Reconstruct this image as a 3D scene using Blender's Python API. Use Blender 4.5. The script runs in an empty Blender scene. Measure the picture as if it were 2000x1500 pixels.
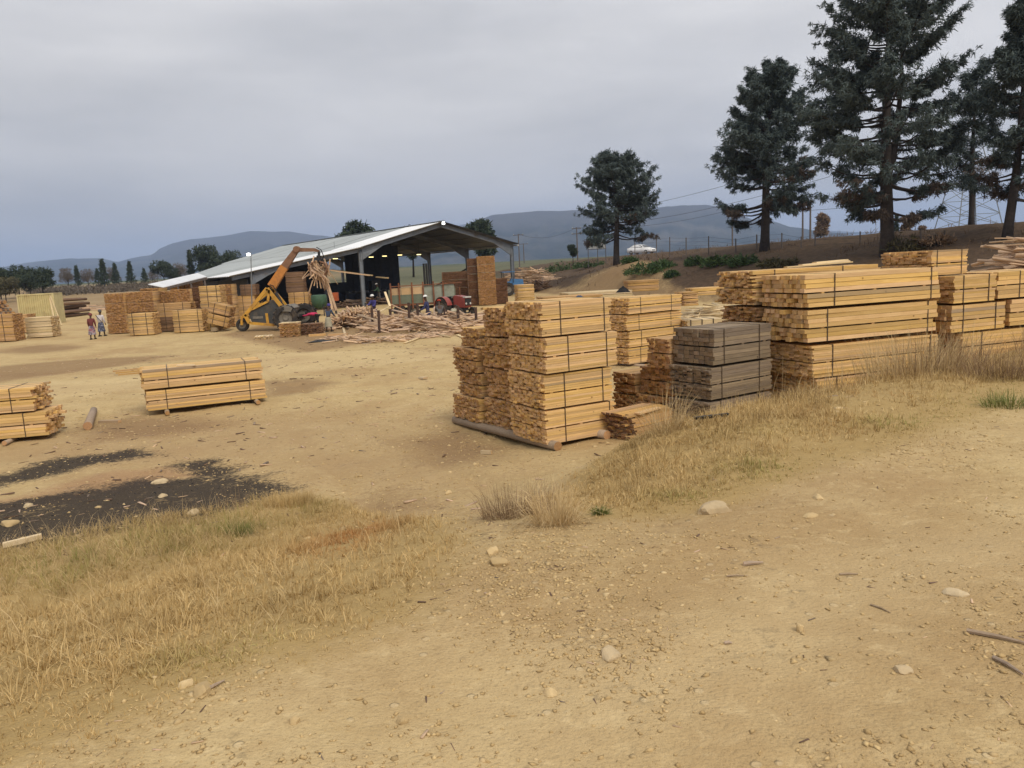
import bpy, math, random
import numpy as np
from mathutils import Vector, Matrix, noise as mnoise

random.seed(7)
RNG = np.random.default_rng(11)
SC = bpy.context.scene
COL = SC.collection
R = math.radians

# ------------------------------------------------------------------ camera
F = 1502.0
ROLL, PITCH, ZC = R(2.9), R(8.5), 3.1
FWD = np.array([0, math.cos(PITCH), -math.sin(PITCH)])
_r0 = np.array([1.0, 0, 0]); _u0 = np.cross(_r0, FWD)
RIGHT = _r0 * math.cos(ROLL) - _u0 * math.sin(ROLL)
UP = _r0 * math.sin(ROLL) + _u0 * math.cos(ROLL)
CAMP = np.array([0, 0, ZC])
cd = bpy.data.cameras.new('camera'); cam = bpy.data.objects.new('camera', cd); COL.objects.link(cam)
cd.sensor_width = 36; cd.lens = F / 2000 * 36; cd.clip_start = .1; cd.clip_end = 40000
M = Matrix.Identity(4)
for i in range(3):
    M[i][0] = RIGHT[i]; M[i][1] = UP[i]; M[i][2] = -FWD[i]; M[i][3] = CAMP[i]
cam.matrix_world = M
SC.camera = cam

# ------------------------------------------------------------------ light and sky
SUN_AZ, SUN_EL = 150.0, 48.0          # compass style: azimuth from +Y clockwise
wd = bpy.data.worlds.new('World'); SC.world = wd; wd.use_nodes = True
nt = wd.node_tree; N = nt.nodes; L = nt.links
bg = N['Background']
sky = N.new('ShaderNodeTexSky'); sky.sky_type = 'NISHITA'; sky.sun_disc = False
sky.sun_elevation = R(SUN_EL); sky.sun_rotation = R(SUN_AZ)
sky.dust_density = 5; sky.air_density = 1.5
tc = N.new('ShaderNodeTexCoord')
mp = N.new('ShaderNodeMapping'); mp.inputs['Scale'].default_value = (1.0, 1.0, 4.5)
nz = N.new('ShaderNodeTexNoise'); nz.inputs['Scale'].default_value = 1.7; nz.inputs['Detail'].default_value = 6; nz.inputs['Roughness'].default_value = .5
L.new(tc.outputs['Generated'], mp.inputs['Vector']); L.new(mp.outputs['Vector'], nz.inputs['Vector'])
cr = N.new('ShaderNodeValToRGB')
cr.color_ramp.elements[0].position = .34; cr.color_ramp.elements[0].color = (4.45, 4.5, 4.68, 1)
cr.color_ramp.elements[1].position = .66; cr.color_ramp.elements[1].color = (6.25, 6.2, 6.22, 1)
L.new(nz.outputs['Fac'], cr.inputs['Fac'])
sp = N.new('ShaderNodeSeparateXYZ'); L.new(tc.outputs['Generated'], sp.inputs[0])
# the overcast is brighter towards the zenith
gr = N.new('ShaderNodeMapRange'); gr.inputs['From Min'].default_value = 0.0; gr.inputs['From Max'].default_value = .38
gr.inputs['To Min'].default_value = 0; gr.inputs['To Max'].default_value = 1
L.new(sp.outputs['Z'], gr.inputs['Value'])
gc = N.new('ShaderNodeMix'); gc.data_type = 'RGBA'; gc.inputs[6].default_value = (.655, .645, .655, 1); gc.inputs[7].default_value = (1.36, 1.33, 1.30, 1)
L.new(gr.outputs['Result'], gc.inputs[0])
# and towards the side where the sun stands behind the cloud
ml = N.new('ShaderNodeMix'); ml.data_type = 'RGBA'; ml.blend_type = 'MULTIPLY'; ml.inputs[0].default_value = 1
L.new(cr.outputs['Color'], ml.inputs[6]); L.new(gc.outputs[2], ml.inputs[7])
nz2 = N.new('ShaderNodeTexNoise'); nz2.inputs['Scale'].default_value = 4.5; nz2.inputs['Detail'].default_value = 7; nz2.inputs['Roughness'].default_value = .58; nz2.inputs['Distortion'].default_value = .6
mp2 = N.new('ShaderNodeMapping'); mp2.inputs['Scale'].default_value = (.6, .6, 3.4); L.new(tc.outputs['Generated'], mp2.inputs['Vector']); L.new(mp2.outputs['Vector'], nz2.inputs['Vector'])
r2 = N.new('ShaderNodeMapRange'); r2.inputs['From Min'].default_value = .3; r2.inputs['From Max'].default_value = .7; r2.inputs['To Min'].default_value = .91; r2.inputs['To Max'].default_value = 1.06; L.new(nz2.outputs['Fac'], r2.inputs['Value'])
sx_ = N.new('ShaderNodeMapRange'); sx_.inputs['From Min'].default_value = -.6; sx_.inputs['From Max'].default_value = .6; sx_.inputs['To Min'].default_value = .93; sx_.inputs['To Max'].default_value = 1.06; L.new(sp.outputs['X'], sx_.inputs['Value'])
mm = N.new('ShaderNodeMath'); mm.operation = 'MULTIPLY'; L.new(r2.outputs[0], mm.inputs[0]); L.new(sx_.outputs[0], mm.inputs[1])
ml2 = N.new('ShaderNodeMix'); ml2.data_type = 'RGBA'; ml2.blend_type = 'MULTIPLY'; ml2.inputs[0].default_value = 1; L.new(ml.outputs[2], ml2.inputs[6]); L.new(mm.outputs[0], ml2.inputs[7])
mx = N.new('ShaderNodeMix'); mx.data_type = 'RGBA'; mx.inputs[0].default_value = .94
L.new(sky.outputs['Color'], mx.inputs[6]); L.new(ml2.outputs[2], mx.inputs[7])
L.new(mx.outputs[2], bg.inputs['Color'])
bg.inputs['Strength'].default_value = .085
sd = bpy.data.lights.new('sun', 'SUN'); sd.energy = 1.5; sd.angle = R(25); sd.color = (1, .91, .76)
sun = bpy.data.objects.new('sun', sd); COL.objects.link(sun)
az = R(SUN_AZ); el = R(SUN_EL)
sdir = Vector((math.sin(az) * math.cos(el), math.cos(az) * math.cos(el), math.sin(el)))
sun.rotation_euler = sdir.to_track_quat('Z', 'Y').to_euler()
vs = SC.view_settings; vs.view_transform = 'Standard'; vs.look = 'None'; vs.gamma = 1; vs.exposure = 0.55
SC.cycles.use_denoising = True
SC.cycles.max_bounces = 6; SC.cycles.volume_bounces = 1; SC.cycles.transparent_max_bounces = 8

# ------------------------------------------------------------------ geometry of the place
def ray(px, py):
    d = FWD + RIGHT * (px - 1000) / F - UP * (py - 750) / F
    return d / d[1]
def at(px, py, Y):
    return Vector(CAMP + ray(px, py) * Y)

def vnoise(x, y, seed=0):
    x = np.asarray(x, float); y = np.asarray(y, float)
    xi = np.floor(x).astype(np.int64); yi = np.floor(y).astype(np.int64)
    fx = x - xi; fy = y - yi; fx = fx * fx * (3 - 2 * fx); fy = fy * fy * (3 - 2 * fy)
    def h(a, b):
        n = (a * 374761393 + b * 668265263 + seed * 982451653) & 0x7fffffff
        n = ((n ^ (n >> 13)) * 1274126177) & 0x7fffffff
        return ((n ^ (n >> 16)) & 0xffff) / 65535.0
    return (h(xi, yi) * (1 - fx) + h(xi + 1, yi) * fx) * (1 - fy) + (h(xi, yi + 1) * (1 - fx) + h(xi + 1, yi + 1) * fx) * fy
def fbm(x, y, seed=0, oct=4):
    v = 0; a = .5
    for o in range(oct):
        v = v + a * vnoise(x * 2 ** o, y * 2 ** o, seed + o * 17); a *= .5
    return v - .47
def sst(a, b, x):
    t = np.clip((x - a) / (b - a), 0, 1); return t * t * (3 - 2 * t)

def pl_signed(x, y, P):
    """signed distance to a polyline, positive on its right hand side walking from far to near"""
    best = np.full(np.shape(x), 1e9); sg = np.ones(np.shape(x))
    for (ax, ay), (bx, by) in zip(P[:-1], P[1:]):
        dx, dy = bx - ax, by - ay; l2 = dx * dx + dy * dy
        t = np.clip(((x - ax) * dx + (y - ay) * dy) / l2, 0, 1)
        qx = ax + t * dx; qy = ay + t * dy
        d = np.hypot(x - qx, y - qy)
        c = dx * (y - ay) - dy * (x - ax)
        m = d < best
        best = np.where(m, d, best); sg = np.where(m, np.where(c > 0, 1, -1), sg)
    return best * sg
E_BASE = [(-30, 400), (-6, 150), (0, 88), (6.0, 66), (11, 56), (15.5, 47), (20, 38), (27, 29), (36, 20), (60, 0)]
E_TOP = [(0, 400), (14, 160), (17.5, 120), (19.5, 98), (22, 74), (25, 58), (30, 48), (38, 38), (48, 27), (75, 0)]
RUTS = [[(-18, 44), (-11, 30), (-5.5, 19), (-2.2, 12.5), (-.7, 9), (-.2, 7.4)], [(7, 30), (0, 24.5), (-8, 21.5), (-20, 24), (-34, 30)]]
def terrain(x, y, fine=True):
    x = np.asarray(x, float); y = np.asarray(y, float)
    s = (x + 1.7) * -.57 + (y - 2.7) * .82
    a = (x + 1.7) * .82 + (y - 2.7) * .57
    s = s + .5 * fbm(a * .5, s * .4, 3, 3)
    hL = np.interp(s, [-50, 0, 1.2, 2.4, 3.1, 3.8, 4.6], [1.4, 1.4, 1.26, 1.08, .85, .28, 0])
    hC = np.interp(s, [-50, 0, 1, 2, 3, 4, 5.2, 6.5], [1.4, 1.4, 1.27, 1.02, .70, .38, .1, 0])
    hR = np.interp(s, [-50, 0, 1.6, 2.6, 3.3, 4.2, 5.4, 8], [1.4, 1.4, 1.40, 1.30, 1.02, .50, .22, 0])
    wL = 1 - sst(2.2, 3.8, a); wR = sst(4.3, 6.2, a)
    up = hL * wL + hR * wR + hC * (1 - wL) * (1 - wR)
    yd = np.interp(y, [-50, 38, 70, 100, 160, 300, 700, 2000, 4000, 9000], [0, 0, .55, .85, 2.7, 5.5, 10, 18, 25, 30])
    z = np.maximum(up, 0) + yd
    db = pl_signed(x, y, E_BASE); dt = -pl_signed(x, y, E_TOP)
    f = np.where(db <= 0, 0, np.where(dt <= 0, 1, db / np.maximum(db + np.maximum(dt, 0), 1e-6)))
    ztop = np.interp(y, [20, 47, 60, 100, 160, 400], [4.6, 4.45, 4.3, 4.25, 4.3, 7])
    shape = np.interp(f, [0, .12, .5, .86, 1], [0, .20, .58, .86, 1])
    # steeper fresh cut in front of the single tree
    cut = np.exp(-((x - 10) / 5) ** 2 - ((y - 66) / 12) ** 2)
    shape = shape + cut * np.interp(f, [0, .15, .35, .6, 1], [0, .30, .32, .2, 0])
    emb = yd + (ztop - yd) * shape
    z = np.where(f > 0, np.maximum(z, emb), z)
    if fine:
        near = 1 - sst(20, 70, np.hypot(x, y))
        z = z + near * (.10 * fbm(x * .55, y * .55, 5, 3) + .05 * fbm(x * 2.2, y * 2.2, 8, 3) + .018 * fbm(x * 9, y * 9, 9, 2))
        z = z + (1 - near) * .5 * fbm(x * .12, y * .12, 6, 4) * sst(0.02, .3, f + sst(90, 140, y)) * (1 - .9 * sst(.8, 1, f) * (y < 200))
        z = z + .55 * fbm(x * .45, y * .45, 16, 4) * sst(.01, .12, f) * (1 - sst(.9, 1, f)) * sst(20, 40, y)
        for P_ in RUTS:
            d_ = pl_signed(x, y, P_); w_ = np.abs(d_) < 2.2
            for o_ in (-.78, .78):
                e_ = np.where(w_, d_ - o_, 9); z = z - (.022 + .03 * np.clip(fbm(x * .7, y * .7, 63, 3) + .3, 0, 1)) * np.exp(-(e_ / .15) ** 2) + .014 * np.exp(-((np.abs(e_) - .26) / .10) ** 2)
        # ruts and spoil ridges on the yard
        z = z + .10 * sst(14, 20, y) * (1 - sst(36, 46, y)) * fbm(x * .15, y * .8, 21, 3)
    return z
def tz(x, y): return float(terrain(np.array([x]), np.array([y]))[0])
_T = np.concatenate([np.arange(1.2, 16, .08), np.arange(16, 80, .3), np.arange(80, 700, 2)])
def G(px, py, lift=0.0):
    """the ground point seen in that direction"""
    d = ray(px, py); P = CAMP[None, :] + d[None, :] * _T[:, None]
    h = terrain(P[:, 0], P[:, 1], False)
    k = np.argmax(P[:, 2] < h)
    if P[k, 2] >= h[k]: return Vector(P[-1])
    t = _T[k] if k == 0 else (_T[k] + _T[k - 1]) / 2
    p = CAMP + d * t
    return Vector((p[0], p[1], tz(p[0], p[1]) + lift))

# ------------------------------------------------------------------ materials
MATS = {}
def newmat(name, rough=.8, metallic=0.0, spec=.3):
    m = bpy.data.materials.new(name); m.use_nodes = True
    b = m.node_tree.nodes['Principled BSDF']
    b.inputs['Roughness'].default_value = rough; b.inputs['Metallic'].default_value = metallic
    b.inputs['Specular IOR Level'].default_value = spec
    MATS[name] = m
    return m, m.node_tree.nodes, m.node_tree.links, b
def rgb(c): return (c[0], c[1], c[2], 1)
def mixc(N, L, fac, a, b, mode='MIX'):
    n = N.new('ShaderNodeMix'); n.data_type = 'RGBA'; n.blend_type = mode
    for sock, v in ((n.inputs[0], fac), (n.inputs[6], a), (n.inputs[7], b)):
        if isinstance(v, bpy.types.NodeSocket): L.new(v, sock)
        elif isinstance(v, (int, float)): sock.default_value = v if sock is n.inputs[0] else (v, v, v, 1)
        else: sock.default_value = rgb(v)
    return n.outputs[2]
def noise_n(N, L, vec, scale, detail=4, rough=.55, dist=0):
    n = N.new('ShaderNodeTexNoise'); n.inputs['Scale'].default_value = scale; n.inputs['Detail'].default_value = detail
    n.inputs['Roughness'].default_value = rough; n.inputs['Distortion'].default_value = dist
    if vec is not None: L.new(vec, n.inputs['Vector'])
    return n.outputs['Fac']
def ramp(N, L, fac, lo, hi, a=0.0, b=1.0):
    n = N.new('ShaderNodeMapRange'); n.clamp = True
    n.inputs['From Min'].default_value = lo; n.inputs['From Max'].default_value = hi
    n.inputs['To Min'].default_value = a; n.inputs['To Max'].default_value = b
    L.new(fac, n.inputs['Value']); return n.outputs['Result']
def attr(N, name):
    n = N.new('ShaderNodeAttribute'); n.attribute_name = name; return n.outputs['Fac']
def mathn(N, L, op, a, b):
    n = N.new('ShaderNodeMath'); n.operation = op
    for k, v in enumerate((a, b)):
        if isinstance(v, bpy.types.NodeSocket): L.new(v, n.inputs[k])
        else: n.inputs[k].default_value = v
    return n.outputs[0]
def bump(N, L, b, h, strength=.4, dist=.02, prev=None):
    n = N.new('ShaderNodeBump'); n.inputs['Strength'].default_value = strength; n.inputs['Distance'].default_value = dist
    L.new(h, n.inputs['Height'])
    if prev is not None: L.new(prev, n.inputs['Normal'])
    L.new(n.outputs['Normal'], b.inputs['Normal']); return n.outputs['Normal']
def coords(N, kind='Object'):
    return N.new('ShaderNodeTexCoord').outputs[kind]
def rnd(N, L):
    """0..1, different for every object and for every loose piece of a joined mesh"""
    o = N.new('ShaderNodeObjectInfo').outputs['Random']; g = N.new('ShaderNodeNewGeometry').outputs['Random Per Island']
    return mathn(N, L, 'FRACT', mathn(N, L, 'ADD', o, g), 0)

def plain(name, c, rough=.7, metallic=0.0, var=.25, scale=3.0, dirt=None, spec=.3):
    """paint, cloth or metal with uneven tone and grime"""
    m, N, L, b = newmat(name, rough, metallic, spec)
    v = coords(N)
    f = noise_n(N, L, v, scale, 6, .65)
    col = mixc(N, L, ramp(N, L, f, .3, .7), [x * (1 - var) for x in c], [min(1, x * (1 + var)) for x in c])
    if dirt:
        g = noise_n(N, L, v, scale * .6, 8, .7)
        col = mixc(N, L, ramp(N, L, g, .48, .68, 0, dirt[3]), col, dirt[:3])
    L.new(col, b.inputs['Base Color'])
    bump(N, L, b, noise_n(N, L, v, scale * 9, 3), .15, .01)
    return m

def wood(name, c1, c2, grey=None, ends=False, bark=None):
    m, N, L, b = newmat(name, .82, 0, .2)
    v = coords(N); r = rnd(N, L)
    ad = N.new('ShaderNodeVectorMath'); ad.operation = 'ADD'; L.new(v, ad.inputs[0])
    cm = N.new('ShaderNodeCombineXYZ')
    for k in range(3): L.new(mathn(N, L, 'MULTIPLY', r, 37.0 + 11 * k), cm.inputs[k])
    L.new(cm.outputs[0], ad.inputs[1])
    mp = N.new('ShaderNodeMapping'); L.new(ad.outputs[0], mp.inputs['Vector'])
    mp.inputs['Scale'].default_value = (1, 1, 1) if ends else (.9, 14, 14)
    g = noise_n(N, L, mp.outputs[0], 30 if ends else 3.2, 5, .6, .6)
    big = noise_n(N, L, ad.outputs[0], 1.4, 3)
    col = mixc(N, L, ramp(N, L, g, .32, .7), c1, c2)
    col = mixc(N, L, ramp(N, L, big, .35, .75, 0, .35), col, [x * .72 for x in c1])
    # knots
    if not ends:
        k = N.new('ShaderNodeTexVoronoi'); k.inputs['Scale'].default_value = 3.5; L.new(ad.outputs[0], k.inputs['Vector'])
        col = mixc(N, L, ramp(N, L, k.outputs['Distance'], .05, .09, .7, 0), col, [c1[0] * .35, c1[1] * .28, c1[2] * .25])
    hs = N.new('ShaderNodeHueSaturation'); L.new(col, hs.inputs['Color'])
    L.new(ramp(N, L, r, 0, 1, .74 if ends else .74, 1.20 if ends else 1.14), hs.inputs['Value'])
    r2 = mathn(N, L, 'FRACT', mathn(N, L, 'MULTIPLY', r, 7.31), 0)
    L.new(ramp(N, L, r2, 0, 1, .494, .504), hs.inputs['Hue']); L.new(ramp(N, L, r2, 0, 1, .86, 1.04), hs.inputs['Saturation'])
    out = hs.outputs['Color']
    if grey:
        r3 = mathn(N, L, 'FRACT', mathn(N, L, 'MULTIPLY', r, 13.7), 0)
        out = mixc(N, L, ramp(N, L, r3, 1 - grey, 1.0001 - grey, 0, .6), out, (.22, .185, .15))
    L.new(out, b.inputs['Base Color'])
    bump(N, L, b, g, .25, .004)
    return m
wood('fresh_board', (.62, .385, .14), (.76, .51, .215), grey=.05)
wood('fresh_end', (.54, .315, .115), (.70, .435, .18), ends=True)
wood('brown_board', (.50, .295, .11), (.62, .385, .16))
wood('brown_end', (.36, .19, .07), (.50, .28, .11), ends=True)
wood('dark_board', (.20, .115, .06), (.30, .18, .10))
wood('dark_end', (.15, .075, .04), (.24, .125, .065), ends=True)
wood('grey_board', (.215, .16, .105), (.33, .255, .17))
wood('grey_end', (.165, .115, .07), (.27, .195, .125), ends=True)
wood('pale_board', (.66, .50, .28), (.78, .63, .38))
wood('pale_end', (.52, .34, .15), (.64, .44, .21), ends=True)
wood('slab_wood', (.54, .35, .205), (.76, .55, .36), grey=.10)
wood('bark_wood', (.13, .075, .045), (.26, .16, .10), grey=.2)
wood('log_bark', (.30, .215, .14), (.46, .35, .24))
plain('strap', (.10, .072, .05), .5, .4)
plain('steel_grey', (.20, .225, .26), .5, .3, .2, 1.5, (.14, .10, .07, .5))
plain('dark_steel', (.035, .035, .038), .6, .3)
plain('wall_sheet', (.05, .06, .085), .7, .1, .25)
plain('stake_steel', (.085, .052, .04), .85, .2, .35, 4)
plain('rust', (.20, .085, .045), .85, .2, .35, 4)
plain('loader_yellow', (.56, .30, .045), .55, 0, .2, 2, (.22, .12, .06, .75))
plain('loader_orange', (.46, .19, .045), .55, 0, .2, 2, (.20, .10, .055, .8))
plain('loader_rust', (.21, .115, .07), .8, .1, .35, 3)
plain('cover_grey', (.060, .062, .062), .55, .1, .3, 3, (.16, .12, .08, .6))
plain('tyre', (.035, .032, .030), .9, 0, .3, 5, (.14, .10, .065, .75))
plain('rim', (.20, .18, .15), .7, .2, .3, 5)
plain('red_paint', (.26, .055, .045), .4, 0, .2, 2, (.25, .12, .08, .5))
plain('light_grey_paint', (.50, .50, .48), .5, 0, .15)
plain('trailer_green', (.135, .155, .11), .75, 0, .2, 2, (.16, .11, .07, .6))
plain('trailer_pale', (.26, .285, .235), .75, 0, .2, 2, (.16, .11, .07, .5))
plain('green_machine', (.045, .095, .055), .6, 0, .3, 3)
plain('green_net', (.02, .17, .10), .7, 0, .4, 6)
plain('orange_machine', (.36, .085, .03), .6, 0, .2, 3)
plain('blue_paint', (.06, .17, .36), .5, 0, .2, 3)
plain('container_paint', (.55, .475, .25), .65, 0, .1, 1.5, (.30, .20, .10, .6))
plain('car_white', (.78, .78, .78), .3, 0, .03, 2, spec=.5)
plain('car_glass', (.02, .025, .03), .12, 0, .1, spec=.6)
plain('lamp_red', (.35, .02, .02), .3)
plain('skin', (.070, .038, .024), .6, 0, .1)
plain('black_cloth', (.018, .018, .02), .9)
plain('maroon_cloth', (.16, .045, .045), .9, 0, .25, 8)
plain('white_cloth', (.58, .54, .55), .9, 0, .1, 5)
plain('navy_cloth', (.045, .05, .12), .9, 0, .25, 6)
plain('indigo_cloth', (.055, .05, .19), .9, 0, .2, 6)
plain('steel_blue_cloth', (.055, .075, .12), .9, 0, .25, 6)
plain('grey_cloth', (.10, .095, .095), .9, 0, .2, 6)
plain('tan_cloth', (.23, .155, .11), .9, 0, .2, 6)
plain('pink_cloth', (.55, .04, .12), .9, 0, .2, 6)
plain('khaki_cloth', (.36, .33, .24), .9, 0, .2, 6)
plain('denim_cloth', (.10, .115, .19), .9, 0, .2, 6)
plain('white_helmet', (.72, .72, .70), .4, 0, .05)
plain('red_hat', (.38, .04, .02), .8)
plain('pole_wood', (.13, .11, .10), .85, 0, .2, 3)
plain('galvanised', (.20, .21, .22), .6, .3, .2, 3)
plain('wire', (.05, .05, .055), .6, .4)
plain('sign_back', (.30, .31, .31), .6, .2, .15, 2)
plain('rail_steel', (.10, .095, .095), .6, .4, .3, 4, (.15, .08, .05, .6))
plain('black_plastic', (.012, .012, .013), .5)
def patterned(name, cols, scale):
    m, N, L, b = newmat(name, .9)
    v = N.new('ShaderNodeTexVoronoi'); v.inputs['Scale'].default_value = scale; L.new(coords(N), v.inputs['Vector'])
    s = N.new('ShaderNodeSeparateColor'); L.new(v.outputs['Color'], s.inputs[0])
    c = cols[0]
    for k, cc in enumerate(cols[1:]):
        c = mixc(N, L, ramp(N, L, s.outputs[k % 3], .55, .6), c, cc)
    L.new(c, b.inputs['Base Color'])
patterned('floral_cloth', [(.11, .08, .12), (.30, .11, .13), (.30, .27, .30)], 14)
patterned('checked_cloth', [(.065, .075, .13), (.20, .21, .28), (.05, .055, .08)], 18)
def glow(name, c, e):
    m, N, L, b = newmat(name)
    b.inputs['Base Color'].default_value = rgb(c); b.inputs['Emission Color'].default_value = rgb(c); b.inputs['Emission Strength'].default_value = e
glow('lamp_warm', (1, .82, .35), 2.2); glow('lamp_white', (1, 1, .97), 9)
def sheetmetal(name, c, var, dirt):
    m, N, L, b = newmat(name, .52, .12, .4)
    v = coords(N); r = rnd(N, L)
    f = noise_n(N, L, v, .35, 6, .6)
    col = mixc(N, L, ramp(N, L, f, .35, .7), [x * (1 - var) for x in c], [x * (1 + var) for x in c])
    st = N.new('ShaderNodeMapping'); st.inputs['Scale'].default_value = (6, .25, 1); L.new(v, st.inputs[0])
    col = mixc(N, L, ramp(N, L, noise_n(N, L, st.outputs[0], 1.2, 5), .5, .75, 0, dirt), col, (.20, .17, .14))
    hs = N.new('ShaderNodeHueSaturation'); L.new(col, hs.inputs['Color']); L.new(ramp(N, L, r, 0, 1, .94, 1.05), hs.inputs['Value'])
    L.new(hs.outputs[0], b.inputs['Base Color'])
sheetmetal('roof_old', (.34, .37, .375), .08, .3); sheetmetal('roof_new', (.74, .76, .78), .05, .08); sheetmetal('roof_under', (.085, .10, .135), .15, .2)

def leafmat(name, dark, light, mid=.5):
    m, N, L, b = newmat(name, .75, 0, .2)
    r = N.new('ShaderNodeNewGeometry').outputs['Random Per Island']
    n = noise_n(N, L, coords(N), .45, 3)
    f = mathn(N, L, 'ADD', mathn(N, L, 'MULTIPLY', r, .65), mathn(N, L, 'MULTIPLY', n, .5))
    L.new(mixc(N, L, ramp(N, L, f, .2, .95), dark, light), b.inputs['Base Color'])
    return m
leafmat('pine_needles', (.042, .062, .062), (.115, .145, .138))
leafmat('dead_needles', (.070, .055, .047), (.135, .105, .085))
leafmat('far_leaves', (.022, .036, .024), (.065, .085, .05))
leafmat('far_bare', (.085, .07, .055), (.17, .14, .11))
leafmat('bush_leaves', (.028, .055, .022), (.095, .15, .055))
leafmat('shrub_leaves', (.05, .05, .025), (.14, .12, .06))
leafmat('green_grass', (.10, .115, .03), (.26, .27, .085))
leafmat('autumn_leaves', (.13, .08, .05), (.25, .17, .11))
plain('pine_bark', (.048, .040, .037), .95, 0, .35, 4)
def strawmat(name, a, b_, green=None):
    m, N, L, b = newmat(name, .8, 0, .15)
    r = N.new('ShaderNodeNewGeometry').outputs['Random Per Island']
    c = mixc(N, L, r, a, b_)
    n = noise_n(N, L, coords(N), 1.3, 4)
    c = mixc(N, L, ramp(N, L, n, .40, .68, 0, .6), c, [x * .62 for x in a])
    if green:
        g = attr(N, 'green')
        r2 = mathn(N, L, 'FRACT', mathn(N, L, 'MULTIPLY', r, 9.7), 0)
        c = mixc(N, L, mathn(N, L, 'MULTIPLY', g, ramp(N, L, r2, .2, .6)), c, green)
    rd = attr(N, 'red')
    c = mixc(N, L, mathn(N, L, 'MULTIPLY', rd, .8), c, (.36, .165, .055))
    L.new(c, b.inputs['Base Color'])
strawmat('dry_grass', (.42, .285, .115), (.68, .505, .25), (.225, .24, .06))
strawmat('straw', (.46, .33, .16), (.66, .50, .28))
strawmat('bank_weed', (.105, .072, .05), (.24, .165, .105))
strawmat('dead_weed', (.21, .135, .075), (.38, .26, .15))
def stonemat(name, a, b_):
    m, N, L, b = newmat(name, .9, 0, .2)
    r = rnd(N, L); v = coords(N)
    c = mixc(N, L, r, a, b_)
    n = noise_n(N, L, v, 9, 6, .65)
    c = mixc(N, L, ramp(N, L, n, .45, .7, 0, .6), c, [x * .7 for x in a])
    L.new(c, b.inputs['Base Color']); bump(N, L, b, n, .6, .02)
stonemat('stone', (.40, .285, .14), (.62, .465, .25))
stonemat('clod', (.42, .29, .135), (.60, .44, .22)); stonemat('pale_stone', (.47, .36, .215), (.55, .43, .265))

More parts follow.
